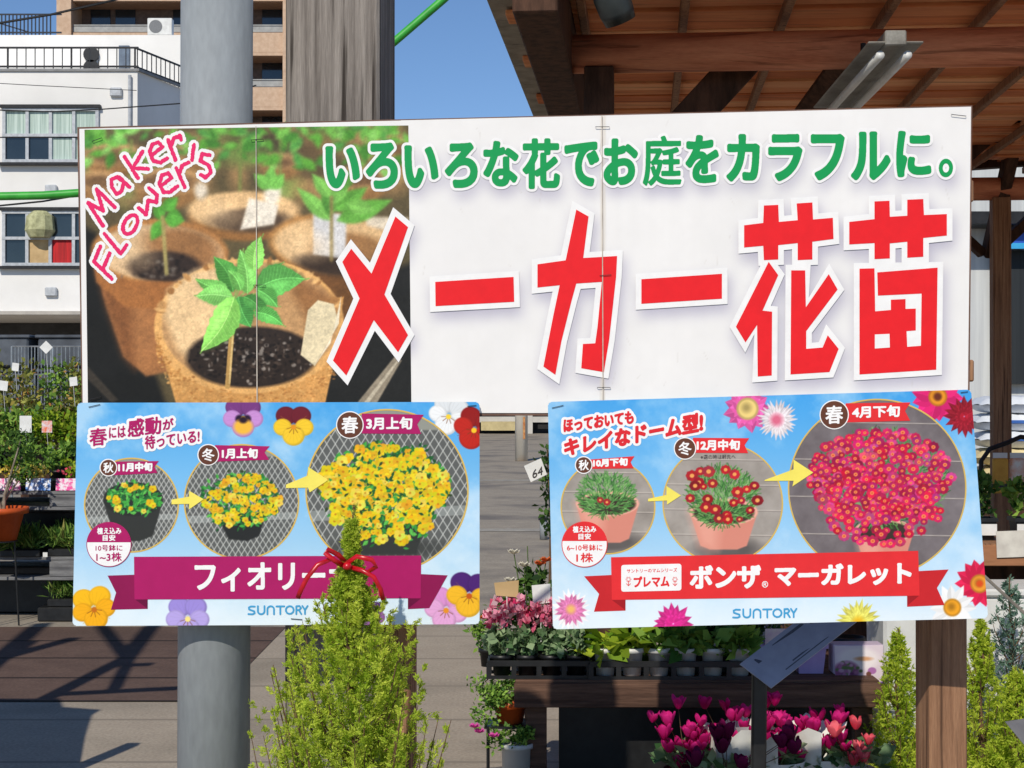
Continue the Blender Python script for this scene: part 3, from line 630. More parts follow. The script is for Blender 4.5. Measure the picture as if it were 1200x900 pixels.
HAND = [[(118,552),(38,428),(120,470),(85,355),(182,452)], [(228,312),(196,288),(164,302),(166,342),(192,380),(218,366),(230,325)], [(206,290),(262,342)], [(235,178),(308,294)], [(332,150),(280,240),(362,244)],
        [(384,168),(440,126),(418,100),(384,112),(371,152),(390,202),(430,210),(466,186)], [(470,88),(510,196)], [(482,128),(502,78),(534,64),(541,86)],
        [(104,664),(70,745),(166,838)], [(154,702),(116,788)], [(125,595),(214,702),(246,656)], ring(266, 545, 34, 56, .5), [(312,455),(352,492),(362,415),(408,425),(410,385),(368,348)],
        [(430,338),(490,292),(470,266),(436,280),(424,326),(446,370),(480,370),(522,336)], [(515,240),(560,342)], [(530,276),(546,226),(582,210)], [(610,115),(600,196)], [(694,170),(656,162),(645,200),(692,226),(702,262),(672,292),(648,276)]]
fh = stroke_field([hw(s) for s in HAND], 4.6, .3, 6, .75)
L = Ink(YS - .0010); L.iso(fh, 3.6, 1, 0, .1); L.iso(fh, 0, 0, .0004, .1); L.build('handwritten_lettering', [MP, MW], sign)
clear_tape = pm('yellowed_tape', (214, 206, 190), (196, 188, 170), 40, rough=.25)
for u0, u1, v0, v1 in ((299.5, 303, 148, 472), (705, 708.5, 135, 470)):
    L = Ink(YS - .0034); L.poly([(u0, v0), (u0 + .9, v0), (u1 + .9 - 2, v1), (u1 - 2.4, v1)], 0); L.build('panel_seam', pm('seam_grey', (206, 196, 182), (176, 164, 150), 40), sign)
def staple(u, v, du, dv, parent, Y):
    return MB().tube([at(u, v, Y + .001), at(u, v, Y - .0022), at(u + du, v + dv, Y - .0022), at(u + du, v + dv, Y + .001)], .0007, 6).build('staple', metal_dark, parent)
for u, v, du, dv in ((108, 165.5, 11, -4), (294, 164, 14, -1), (698, 148.5, 16, 0), (1115, 134, 17, 2), (703, 323, 13, -1), (700, 454, 15, 0), (106, 468, 12, -3), (297, 334, 14, 0)): staple(u, v, du, dv, sign, YS - .003)

# ------------------------------------------------------------ the two hanging posters
def badge(I, parent, mm, cx, cy, r, rib, ch, txt, q):
    """season roundel with a swallow-tailed month flag; ink slots: 0 ribbon, 1 white, 2 brown"""
    I.poly(rib, 0, .0008)
    I.disc(cx, cy, r + 1.2, 1, .0010); I.disc(cx, cy, r, 2, .0012)
    I.iso(text_field(ch, (cx - r * .62, cy - r * .62, cy + r * .66), (cx + r * .62, cy - r * .66, cy + r * .62), .25, 2), .6 if r > 12 else .4, 1, .0014)
    I.iso(text_field(txt, q[0], q[1], .25, 2), .75, 1, .0014); I.build('season_badge', mm, parent)
POST = []
def poster(name, label, quad, Y, top, bot):
    t = thing(name, at((quad[0][0] + quad[1][0]) / 2, quad[2][1], Y), label, 'poster')
    c = Canvas(quad, 1.35, (225, 240, 248)); cv_sky(c, top, bot); return t, c
def arrow(I, pts, mi): I.poly(pts, mi, .0007)

# --- left: yellow pansy poster
YP = YS - .015
lp, c = poster('plant_poster', 'blue poster of yellow pansies with a purple ribbon banner, hung under the seedling picture', [(90.5, 472), (562, 471), (85, 733.5), (562, 731.5)], YP, (74, 166, 232), (226, 240, 247))
WHT, MAG, MAGD, BRN, YEL, CYA, GOLD = ink((250, 249, 248)), ink((178, 28, 102)), ink((146, 22, 82)), ink((104, 62, 46)), ink((250, 234, 104)), ink((72, 164, 214)), ink((222, 188, 96))
cv_pansy(c, 285, 489, 23, (122, 60, 130), (204, 146, 214), (40, 20, 50)); c.ell(285, 500, 11, 9, (248, 190, 64), soft=4); c.ell(285, 492, 5, 4, (40, 22, 40), soft=3)
cv_pansy(c, 344, 499, 23, (112, 30, 44), (250, 206, 48), None, (230, 150, 30))
cv_pansy(c, 526, 487, 23, (226, 230, 232), (244, 246, 246), None, (250, 214, 60), .3); cv_pansy(c, 556, 503, 24, (150, 24, 22), (196, 38, 26), None, (250, 200, 40), .4)
cv_pansy(c, 110, 713, 25, (252, 190, 24), (250, 178, 22), None, (200, 110, 20), -.2); cv_pansy(c, 220, 724, 25, (160, 142, 220), (186, 168, 232), None, (250, 230, 140), 0)
cv_pansy(c, 434, 722, 17, (86, 52, 110), (150, 96, 160), None, (250, 200, 80)); cv_pansy(c, 523, 714, 25, (226, 150, 212), (236, 172, 222), None, (240, 150, 40), .2); cv_pansy(c, 550, 697, 26, (78, 34, 116), (250, 190, 40), None, (200, 90, 20), .1)
def mesh_round(cx, cy, r, top):
    k = disc_mask(c, cx, cy, r); c.put((slice(None), slice(None)), k, (96, 98, 96))
    c.poly([(cx - r, cy - r), (cx + r, cy - r), (cx + r, cy - r + top), (cx - r, cy - r + top)], (150, 152, 142), 1.5, 1, k)
    y = cy - r + top; st = r * .085
    c.poly([(cx - r, cy + r * .25), (cx + r, cy + r * .18), (cx + r, cy + r * .3), (cx - r, cy + r * .38)], (168, 174, 170), 1, .6, k)
    for i in range(-40, 60):
        x = cx + (i - 10) * st * 1.25
        for s in (-1, 1): c.line((x, y), (x + s * (cy + r - y) * .62, cy + r), .75 + r * .004, (206, 208, 202), .8, k, .7)
    return k
def pansies(cx, cy, rx, ry, n, size, k, green, dens):
    for i in range(green):
        a, q = r3.uniform(0, 6.28), math.sqrt(r3.uniform(0, 1)); x, y = cx + rx * q * math.cos(a), cy + ry * q * math.sin(a); b = r3.uniform(0, 6.28); s = size * 1.3
        c.leaf((x, y), (x + s * math.cos(b), y + s * math.sin(b)), s * .6, r3.choice([(38,112,46),(60,150,58),(26,84,40),(84,170,70),(46,128,52)]), 1, True, k)
    pts = []
    for i in range(n):
        a, q = r3.uniform(0, 6.28), math.sqrt(r3.uniform(dens, 1)); pts.append((cx + rx * q * math.cos(a), cy + ry * q * math.sin(a)))
    for jj, (x, y) in enumerate(sorted(pts, key=lambda p: p[1] + r3.uniform(-12, 12))):
        if jj % 2 == 0:
            for _ in range(2): b = r3.uniform(0, 6.28); lx_, ly_ = x + r3.gauss(0, size), y + r3.gauss(0, size); c.leaf((lx_, ly_), (lx_ + size * math.cos(b), ly_ + size * math.sin(b)), size * .5, r3.choice([(30,92,40),(52,132,54),(22,70,36),(40,60,30)]), 1, True, k)
        q = size * r3.uniform(.55, 1.12); col = r3.choice([(252,224,36),(250,214,24),(248,206,30),(254,234,84),(244,192,36)])
        for dx, dy in ((-.38,-.4),(.38,-.4),(-.5,.15),(.5,.15),(0,.5)): c.ell(x + dx * q, y + dy * q, q * .5, q * .46, [m_ * r3.uniform(.84, 1) for m_ in col], 0, 1, 1, k)
        c.ell(x, y + q * .1, q * .22, q * .2, (196, 120, 20), 0, 1.2, .85, k)
k = mesh_round(154, 592, 55, 12); c.poly([(121, 588), (191, 588), (179, 628), (164, 634), (146, 634), (134, 628)], (52, 54, 52), 1.5, 1, k); c.ell(156, 585, 35, 20, (44, 46, 44), clip=k)
pansies(156, 584, 31, 17, 18, 4.6, k, 190, .35)
k = mesh_round(283, 588, 67, 14); c.poly([(252, 600), (312, 600), (304, 628), (290, 634), (268, 632)], (40, 42, 42), 2, 1, k); pansies(281, 586, 47, 31, 120, 4.6, k, 300, 0)
k = mesh_round(453.5, 575, 95, 24); c.poly([(408, 610), (500, 610), (488, 650), (420, 650)], (46, 50, 48), 3, 1, k); c.ell(455, 642, 70, 12, (58, 60, 58), 0, 8, .7, k); pansies(450, 568, 75, 46, 330, 6.2, k, 520, 0); pansies(450, 604, 60, 32, 84, 6.2, k, 80, 0)
c.sheet('printed_sheet', YP, lp, 6)
plate('backing', [(91.5, 473), (561, 472), (561, 730.5), (86.5, 732.5)], YP + .0005, YP + .004, plast_white, lp)
ribm = Ink(YP)
ribm.poly([(126,674.5),(173,673),(173,713.5),(130,714.5),(136,694.5)], 1, .0006); ribm.poly([(478,672),(524.6,674.2),(503,712.6),(478,713.8)], 1, .0006); ribm.poly([(157,701.5),(173,701.5),(173,713.3)], 2, .0008); ribm.poly([(478,701.5),(493,701.5),(478,713.2)], 2, .0008)
ribm.poly([(157,652.5),(493.6,651),(493,701),(157.6,702.5)], 0, .0010); ribm.build('ribbon_banner', [MAG, MAGD, ink((108, 14, 62))], lp)
for cx, cy, r in ((154, 592, 55), (283, 588, 67), (453.5, 575, 95)):
    g = Ink(YP)
    if r < 70: g.disc(cx, cy, r + .8, 0, .0004, 72, r - .9)
    else:
        a0 = [(cx + (r + .9) * math.cos(a), cy + (r + .9) * math.sin(a)) for a in np.linspace(-math.pi, math.pi, 90)]; b0 = [(cx + (r - 1) * math.cos(a), cy + (r - 1) * math.sin(a)) for a in np.linspace(-math.pi, math.pi, 90)]
        g.tri(a0 + b0, [(i, i + 1, 91 + i, 90 + i) for i in range(89)], 0, .0004)
    g.build('gold_ring', GOLD, lp)
for pts in ([(201,585.5),(221.5,582),(221.5,575),(238.7,585),(221.5,597),(221.5,590.5),(201,591)], [(335,568),(361,557),(361,547),(384.7,562.5),(363,577),(361,571.5),(335,572)]):
    g = Ink(YP); g.poly(pts, 0, .0012); g.build('arrow', YEL, lp)
badge(Ink(YP), lp, [MAG, WHT, BRN], 127, 548, 9.2, [(133,541),(186,540.3),(181,547),(184.5,554.3),(133,557)], '秋', '11月中旬', ((139, 543, 552.6), (178, 542, 551.6)))
badge(Ink(YP), lp, [MAG, WHT, BRN], 244, 533, 11.5, [(252,521.6),(316,523),(310,530),(315.4,538.8),(252,541)], '冬', '1月上旬', ((260.5, 526, 537), (301.5, 525.6, 536.6)))
badge(Ink(YP), lp, [MAG, WHT, BRN], 410, 498, 15, [(424,484.5),(496.6,486),(489,497),(493.6,508.5),(424,508)], '春', '3月上旬', ((429.6, 489.5, 503), (482.6, 489, 502.6)))
def info(parent, Y, cx, cy, r, cut, mm, l1, l2, l3, l4):
    I = Ink(Y); I.disc(cx, cy, r + .9, 0, .0014, 64); I.disc(cx, cy, r, 1, .0016, 64)
    a0 = math.asin((cut - cy) / r); I.poly([(cx + r * math.cos(a), cy + r * math.sin(a)) for a in np.linspace(math.pi - a0, 2 * math.pi + a0, 30)], 0, .0018)
    for t, q, mi, b in ((l1[0], l1[1:], 1, .35), (l2[0], l2[1:], 1, .35), (l3[0], l3[1:], 0, .12), (l4[0], l4[1:], 0, .3)): I.iso(text_field(t, (q[0], q[1], q[3]), (q[2], q[1] - .2, q[3] - .2), .22, 2), b, mi, .0021)
    I.build('planting_note', mm, parent)
info(lp, YP, 127.6, 638, 25.5, 635.5, [MAG, WHT], ('植え込み', 114, 618.5, 142, 626), ('目安', 120.5, 627, 135, 633.8), ('10号鉢に', 112, 638.5, 143.5, 645.8), ('1~3株', 113, 647.5, 142.5, 658))
def slogan(parent, Y, items, mm, out):
    I = Ink(Y)
    fs = [(text_field(t, q[0], q[1], .25, out + 2.5), b) for t, q, b in items]
    for i, (fd, b) in enumerate(fs): I.iso(fd, b + out, 1, .0006 + .00005 * i)
    for fd, b in fs: I.iso(fd, b, 0, .0012)
    I.build('slogan_lettering', mm, parent)
slogan(lp, YP, [('春', ((105, 503, 523), (125, 501, 521)), .55), ('には', ((128, 501, 513.5), (147, 499, 512)), .5), ('感動', ((150, 492, 512.5), (188.5, 488, 508)), .7), ('が', ((191, 491.5, 504), (203, 490, 502)), .6), ('待っている!', ((170, 511, 526.5), (233.5, 503.5, 518)), .6)], [MAG, WHT], 3.0)
I = Ink(YP); I.iso(text_field('フィオリーナ', (229, 660.5, 692.5), (413, 659, 691), .25, 2.5), 1.2, 0, .0016); I.iso(text_field('®', (417, 685, 692), (424, 685, 692), .2, 1), .15, 0, .0016); I.build('name_lettering', WHT, lp)
def brandmark(parent, Y, u0, v0, u1, v1, dv):
    W = (u1 - u0); s = W / 70.0; hgt = v1 - v0
    def q(P): return [(u0 + x * s, v0 + y * hgt + dv * (x / 70)) for x, y in P]
    arc = lambda cx, cy, a, b, t0, t1: [(cx + a * math.cos(t), cy + b * math.sin(t)) for t in np.linspace(t0, t1, 12)]
    st = [q([(8.4,.12),(4,.1),(1.6,.2),(1.8,.4),(4.6,.5),(7.8,.6),(8.2,.8),(6,.9),(1,.88)]), q([(12,.08),(12,.6)] + arc(15.8, .6, 3.8, .3, math.pi, 0) + [(19.6,.08)]), q([(23,.92),(23,.4)] + arc(26.8, .4, 3.8, .3, -math.pi, 0) + [(30.6,.92)]),
          q([(33.4,.12),(42.4,.12)]), q([(37.9,.12),(37.9,.92)]), q(arc(48.8, .5, 4.6, .4, 0, 2 * math.pi)), q([(56.4,.92),(56.4,.12),(60,.1),(61.8,.3),(60,.5),(56.4,.52)]), q([(59.4,.52),(62.2,.92)]), q([(63.4,.1),(66.4,.52),(69.4,.1)]), q([(66.4,.52),(66.4,.92)])]
    I = Ink(Y); I.iso(stroke_field(st, 2.1, .25, 2), 0, 0, .0008); I.build('brand_lettering', CYA, parent)
brandmark(lp, YP, 290, 709.5, 361, 721, -.6)
for u, v, du, dv in ((104, 477, 13, -3), (341, 725, 13, 1), (548, 476, 10, -1)): staple(u, v, du, dv, lp, YP)

# --- right: red marguerite poster
YQ = YS - .017
rp, c = poster('plant_poster', 'blue poster of red marguerites with a red ribbon banner, hung under the big red title', [(642, 471), (1138, 456.5), (648, 737.5), (1158, 724.5)], YQ, (66, 162, 232), (232, 243, 249))
RD, RDD = ink((234, 50, 54)), ink((206, 40, 46))
cv_daisy(c, 876, 479, 28, 13, (236, 96, 172), (244, 214, 130), 13, 2); cv_daisy(c, 911, 492, 24, 26, (250, 236, 240), None, 4, 3, 5); c.ell(910, 492, 7, col=(226, 110, 140), soft=7)
cv_daisy(c, 1099, 465, 32, 13, (226, 38, 116), (236, 150, 40), 11); c.ell(1099, 465, 4.5, col=(110, 50, 30), soft=3); cv_daisy(c, 1130, 488, 25, 16, (176, 28, 48), None, 4, 4, 8)
cv_daisy(c, 669, 715, 25, 22, (248, 196, 216), None, 4, 1, 6, tip=(250, 244, 246)); cv_daisy(c, 669, 714, 20, 16, (240, 130, 186), None, 4, 3, 6); c.ell(669, 714, 5, col=(244, 190, 110), soft=5)
cv_daisy(c, 789, 731, 25, 15, (232, 44, 146), None, 4, 3, 9); cv_daisy(c, 1006, 728, 26, 22, (244, 236, 104), None, 4, 3, 6); c.ell(1006, 730, 7, col=(240, 190, 40), soft=6)
cv_daisy(c, 1148, 684, 29, 14, (226, 32, 78), (240, 156, 50), 11); c.ell(1148, 684, 4, col=(220, 80, 30), soft=3); cv_daisy(c, 1116, 712, 28, 12, (248, 248, 246), (244, 166, 36), 10.5, 1, 11)
def deck_round(cx, cy, r, col):
    k = disc_mask(c, cx, cy, r); c.put((slice(None), slice(None)), k, col)
    n = noise2(*c.U.shape, 30, 4) * k; c.A += n[..., None] * 22
    for j, y in enumerate(np.arange(cy - r * .75, cy + r, r * .42)): c.line((cx - r, y), (cx + r, y + r * .03), .9, (214, 204, 192), .8, k); c.line((cx - r, y + 1), (cx + r, y + r * .03 + 1), .7, (98, 90, 88), .6, k)
    return k
def pink_pot(cx, top, rx, hgt, k):
    c.ell(cx + rx * .15, top + hgt, rx * .95, rx * .3, (70, 66, 66), 0, rx * .25, .7, k)
    c.poly([(cx - rx, top), (cx + rx, top), (cx + rx * .68, top + hgt * .9), (cx + rx * .4, top + hgt), (cx - rx * .4, top + hgt), (cx - rx * .68, top + hgt * .9)], (218, 140, 122), 1.5, 1, k)
    c.poly([(cx - rx, top), (cx - rx * .1, top), (cx - rx * .2, top + hgt), (cx - rx * .4, top + hgt), (cx - rx * .68, top + hgt * .9)], (238, 172, 152), rx * .4, .7, k)
    c.ell(cx, top, rx, rx * .4, (240, 176, 156), 0, 1, 1, k); c.ell(cx, top + 1, rx * .89, rx * .33, (62, 50, 42), 0, 1.5, 1, k)
def fern(cx, cy, rx, ry, n, k):
    for i in range(n):
        a, q = r3.uniform(0, 6.28), math.sqrt(r3.uniform(0, 1)); x, y = cx + rx * q * math.cos(a), cy + ry * q * math.sin(a); b = math.atan2(y - cy - ry * .7, x - cx) + r3.uniform(-.7, .7); s = r3.uniform(3, 8)
        c.line((x, y), (x + s * math.cos(b), y + s * math.sin(b)), 1.0, r3.choice([(70,128,58),(104,164,84),(46,96,46),(134,186,108),(84,146,70)]), .9, k)
def reds(cx, cy, rx, ry, n, s0, k, cols, dens=0, mid=(244, 168, 90), cen=None):
    P = []
    for i in range(n * 30):
        a, q = r3.uniform(0, 6.28), math.sqrt(r3.uniform(dens, 1)); p = (cx + rx * q * math.cos(a), cy + ry * q * math.sin(a))
        if all((p[0] - o[0]) ** 2 + (p[1] - o[1]) ** 2 > (s0 * r3.uniform(.55, 1.2)) ** 2 for o in P): P.append(p)
        if len(P) >= n: break
    for x, y in sorted(P, key=lambda p: p[1]):
        s = s0 * r3.uniform(.62, 1.15); col = [m_ * r3.uniform(.78, 1.06) for m_ in r3.choice(cols)]; ta, tk = r3.uniform(0, 3.14), r3.uniform(.55, 1); c.ell(x, y, s * .9, s * .8, [m_ * .8 for m_ in col], 0, 1, 1, k)
        for j in range(8):
            a = j * .785 + r3.uniform(-.1, .1); c.ell(x + math.cos(a) * s * .55, y + math.sin(a) * s * .55 * tk, s * .42, s * .3, [m_ * r3.uniform(.85, 1.05) for m_ in col], a, .9, 1, k)
        c.ell(x, y, s * .34, s * .31, mid, 0, .8, 1, k)
        if cen: c.ell(x, y, s * .16, s * .15, cen, 0, .7, 1, k)
k = deck_round(712.5, 594, 55, (160, 152, 144)); pink_pot(712, 590, 37, 46, k); fern(710, 580, 32, 24, 700, k); reds(712, 580, 12, 10, 2, 5.5, k, [(204, 44, 50)])
k = deck_round(847, 590, 70, (164, 156, 148)); pink_pot(848, 600, 40, 44, k); fern(846, 582, 40, 34, 1100, k); reds(846, 578, 46, 36, 24, 7, k, [(196, 36, 52), (178, 28, 46), (210, 50, 66)], .1)
k = deck_round(1028, 572, 104, (120, 112, 114)); pink_pot(1036, 622, 35, 42, k); fern(1030, 566, 80, 52, 900, k); fern(1031, 560, 78, 56, 900, k); reds(1031, 556, 84, 52, 220, 6.6, k, [(236, 44, 116), (226, 36, 98), (246, 84, 144), (204, 26, 78)], 0, (246, 150, 80), (220, 80, 60)); reds(1030, 592, 74, 46, 96, 6.8, k, [(232, 40, 104), (222, 34, 90), (244, 70, 126), (206, 28, 72)], 0, (246, 150, 80), (220, 80, 60))
c.sheet('printed_sheet', YQ, rp, 6)
plate('backing', [(643, 472), (1137, 457.5), (1156.5, 723.5), (649, 736.5)], YQ + .0005, YQ + .004, plast_white, rp)
ribm = Ink(YQ)
ribm.poly([(684.5,675.3),(733,673),(733,715.5),(696,716.8),(702,696)], 1, .0006); ribm.poly([(1063,670),(1111.6,667.3),(1098,689),(1107,709),(1063,711)], 1, .0006); ribm.poly([(717,703),(733,702.4),(733,715)], 2, .0008); ribm.poly([(1063,698.6),(1077,698),(1063,710)], 2, .0008)
ribm.poly([(716,653),(1076,645.5),(1077.6,698),(717,703)], 0, .0010); ribm.build('ribbon_banner', [RD, RDD, ink((166, 28, 36))], rp)
for cx, cy, r in ((712.5, 594, 55), (847, 590, 70), (1028, 572, 104)): g = Ink(YQ); g.disc(cx, cy, r + .8, 0, .0004, 90, r - .9); g.build('gold_ring', GOLD, rp)
for pts in ([(759.5,584.5),(781,580),(781,569.5),(798,580.6),(781.6,591.4),(781.6,586.6),(759.5,587.6)], [(896,562.5),(930,550),(930,538.6),(953,553.7),(928.6,570),(930,563.4),(896,563.6)]):
    g = Ink(YQ); g.poly(pts, 0, .0012); g.build('arrow', YEL, rp)
badge(Ink(YQ), rp, [RD, WHT, BRN], 684, 545, 9.2, [(691,538.5),(743.6,534.6),(739,541.5),(742.6,548.8),(691,549.4)], '秋', '10月下旬', ((695.5, 538.6, 547), (735, 536.6, 545.4)))
badge(Ink(YQ), rp, [RD, WHT, BRN], 802.7, 525.5, 12, [(812,513),(878,513.5),(872.6,521.6),(876.7,531),(812,530.6)], '冬', '12月中旬', ((817, 516, 527.5), (866.5, 515.6, 527)))
badge(Ink(YQ), rp, [RD, WHT, BRN], 977.6, 486, 16, [(991,472.6),(1067,471.6),(1060.6,481.6),(1066.6,493),(991,495)], '春', '4月下旬', ((999, 476.6, 489.6), (1054, 475, 488)))
I = Ink(YQ); I.iso(text_field('※霜の時は軒先へ', (821, 533, 538.4), (862, 532.4, 537.8), .18, 1), .05, 0, .0008); I.build('caption_lettering', ink((90, 84, 84)), rp)
info(rp, YQ, 685, 638, 26, 634, [RD, WHT], ('植え込み', 671.5, 616.6, 698.5, 624), ('目安', 678, 625.4, 692.4, 632.2), ('6~10号鉢に', 664.5, 638, 706, 645.6), ('1株', 675.5, 648, 695, 659))
slogan(rp, YQ, [('ほっておいても', ((661, 492, 506), (742, 481.5, 495.5)), .9), ('キレイなドーム型!', ((662, 515, 534), (823, 483.5, 504.5)), 1.25)], [ink((226, 44, 52)), WHT], 3.0)
I = Ink(YQ)
I.iso(text_field('ボンザ', (809.5, 664, 689.5), (890.5, 662.6, 688), .25, 2.5), 1.5, 0, .0016); I.iso(text_field('マーガレット', (909, 663.5, 686.5), (1067, 659.5, 683.5), .25, 2.5), 1.5, 0, .0016); I.iso(text_field('®', (893, 681, 688.5), (900, 681, 688.5), .2, 1), .15, 0, .0016)
I.build('name_lettering', WHT, rp)
I = Ink(YQ); I.iso(stroke_field([[(731,665),(795.5,663.6)], [(731,690.4),(795.5,689)], [(731,665),(731,690)], [(795.5,664),(795.5,689)]], 6, .3, 2), 0, 0, .0014); I.poly([(730.5,664.5),(796,663.2),(796,689.6),(730.5,690.6)], 0, .00145)
I.iso(text_field('サントリーのマムシリーズ', (734.5, 666.6, 671.4), (793.5, 665.4, 670.2), .18, 1), .12, 1, .0017); I.iso(text_field('プレマム', (743, 676, 688), (784, 675, 687), .2, 1), .7, 1, .0017)
for x in (736.5, 791):
    for kx in range(6): I.disc(x + 2.4 * math.cos(kx * 1.047), 679 + 2.4 * math.sin(kx * 1.047), 1.0, 1, .0017, 10, .55)
    I.iso(stroke_field([[(x, 681), (x, 686)], [(x - 2.4, 684), (x, 686.4), (x + 2.4, 684)]], .8, .2, 1), 0, 1, .0018)
I.build('series_label', [WHT, RD], rp)
brandmark(rp, YQ, 858, 713.2, 934, 725, -1.0)
for u, v, du, dv in ((647, 478, 13, -3), (1126, 460, 8, -1)): staple(u, v, du, dv, rp, YQ)
#__SECTION3__
# ------------------------------------------------------------ ground
def slabm(name, c1, c2, pitch, off, joint):
    m = pm(name, c1, c2, 5, rough=.9, bump=.15, detail=12, spec=.2, lo=.3, hi=.7, fine=.4, c3=tuple(int(x * .86) for x in c1)); nt = m.node_tree; N = nt.nodes; L = nt.links; b = N['Principled BSDF']
    src = b.inputs['Base Color'].links[0].from_socket; g = N.new('ShaderNodeNewGeometry'); sx = N.new('ShaderNodeSeparateXYZ'); L.new(g.outputs['Position'], sx.inputs[0])
    def M(op, a, v):
        n = N.new('ShaderNodeMath'); n.operation = op; L.new(a, n.inputs[0]); n.inputs[1].default_value = v; return n.outputs[0]
    wz = N.new('ShaderNodeTexNoise'); wz.inputs['Scale'].default_value = 9; L.new(g.outputs['Position'], wz.inputs[0]); wq = M('MULTIPLY', wz.outputs[0], .008)
    ad = N.new('ShaderNodeMath'); L.new(sx.outputs['Y'], ad.inputs[0]); L.new(wq, ad.inputs[1])
    k = M('LESS_THAN', M('FRACT', M('DIVIDE', M('SUBTRACT', ad.outputs[0], off), pitch), 0), (.034 if pitch > .5 else .016) / pitch)
    mx = N.new('ShaderNodeMixRGB'); L.new(k, mx.inputs[0]); L.new(src, mx.inputs[1]); mx.inputs[2].default_value = rgba(joint); L.new(mx.outputs[0], b.inputs['Base Color']); return m
def sheet(name, x0, x1, y0, y1, z, m):
    return tag(mkobj(name, [(x0, y0, z), (x1, y0, z), (x1, y1, z), (x0, y1, z)], [(0, 1, 2, 3)], m), kind='structure')
asph = pm('worn_asphalt', (162, 152, 137), (148, 139, 126), 3.5, rough=.92, bump=.2, detail=14, spec=.2, fine=.4, c3=(118, 112, 106))
sheet('ground', -1500, 1500, -1500, 1500, -.004, asph)
sheet('pavement', -14, 14, -6, 10.2, 0, slabm('concrete_slabs', (172, 160, 143), (162, 150, 134), .843, 6.45, (142, 132, 118)))
sheet('brown_path', -14, -1.46, 7.72, 10.2, .004, slabm('brown_paving', (108, 88, 78), (92, 74, 66), .63, 7.72, (44, 37, 34)))
line = pm('worn_line_paint', (176, 170, 156), (146, 140, 130), 7, rough=.8, fine=.4)
sheet('parking_line_marking', -3.5, .42, 17.4, 17.75, 0, line); sheet('parking_line_marking', -2.2, .9, 27.6, 28, 0, line); sheet('parking_line_marking', .2, 4, 42, 42.5, 0, line)

# ------------------------------------------------------------ poles and posts that carry the sign
g0 = at(252, 600, 3.29); t = thing('steel_pole', (g0.x, 3.29, 0), 'thick grey painted steel pole standing behind the left part of the sign', 'pole')
MB().tube([(g0.x - .004, 3.29, 0), (g0.x, 3.29, 1.5), (g0.x + .003, 3.29, 2.40)], .0745, 48).build('shaft', steel_grey, t, True)
MB().lathe([(.13, 0), (.13, .012), (.085, .016), (.078, .03)], (g0.x - .004, 3.29, 0), 32).build('base_flange', steel_grey, t)
# clear plastic ring hanging behind the pole
xl, xr = at(331, 300, YS + .15).x, at(443, 300, YS + .15).x; PZ = Matrix.Rotation(R(-5), 3, 'Z')
t = thing('timber_post', ((xl + xr) / 2, YS + .26, 0), 'thick weathered grey timber post with deep grain behind the sign', 'post')
MB().box(((xl + xr) / 2 + .012, YS + .26, 1.205), (xr - xl, .21, 2.41), PZ, 0, .006).build('shaft', wood_grey, t)
MB().tube([at(424, 27, YS + .156), at(436, 27, YS + .15), at(434, 22, YS + .15), at(427, 21, YS + .156)], .0018, 5).build('bent_nail', metal_dark, t)
t = thing('sign_stand', (.3, YS + .2, 0), 'brown square timber stand with two legs carrying the sign and posters', 'stand')
LZ = YS + .177
MB().box((at(467, 800, LZ).x, LZ + .045, 1.0), (.06, .085, 2.0), Matrix.Rotation(R(-6), 3, 'Z'), 0, .004).build('leg', wood_brown, t)
rx = at(1105, 800, LZ + .03).x
MB().box((rx, LZ + .045, .98), (.085, .08, 1.96), Matrix.Rotation(R(8), 3, 'Z'), 0, .004).build('leg', wood_brown, t)
for v in (200, 430):
    a, b = at(110, v + 14, YS + .04), at(1120, v - 10, YS + .04); MB().beam((a.x, YS + .04, a.z), (b.x, YS + .04, b.z), .04, .06).build('rail', wood_brown, t)
for x in (at(467, 800, LZ).x, rx):
    for z in (1.55, 1.92): MB().box((x, YS + .115, z), (.05, .115, .045), None, 0, .003).build('spacer_block', wood_brown, t)

# unseen board added on two arms behind the sign to shade the table's right half
MB().box((.53, 4.4, 1.64), (.72, .03, .78), None, 0, .004).build('shade_board', wood_brown, t)
for a, b in (((rx, LZ + .09, 1.5), (.86, 4.4, 1.5)), ((at(467, 800, LZ).x, LZ + .09, 1.5), (.26, 4.4, 1.5))): MB().beam(a, b, .045, .06).build('shade_board_arm', wood_brown, t)

# green cord sagging past behind the sign
tag(MB().tube([at(u, v, 3.95) for u, v in ((-200, 236), (-60, 232), (0, 230), (50, 229), (95, 226), (170, 217), (250, 195), (330, 152), (400, 98), (462, 49), (520, -1), (580, -56), (700, -180))], .0105, 10).build('green_cord', pm('green_cord_sheath', (62, 176, 62), (50, 154, 52), 30, rough=.45), None, True), 'thick green cord sagging across behind the sign and up into the sky', 'cord')

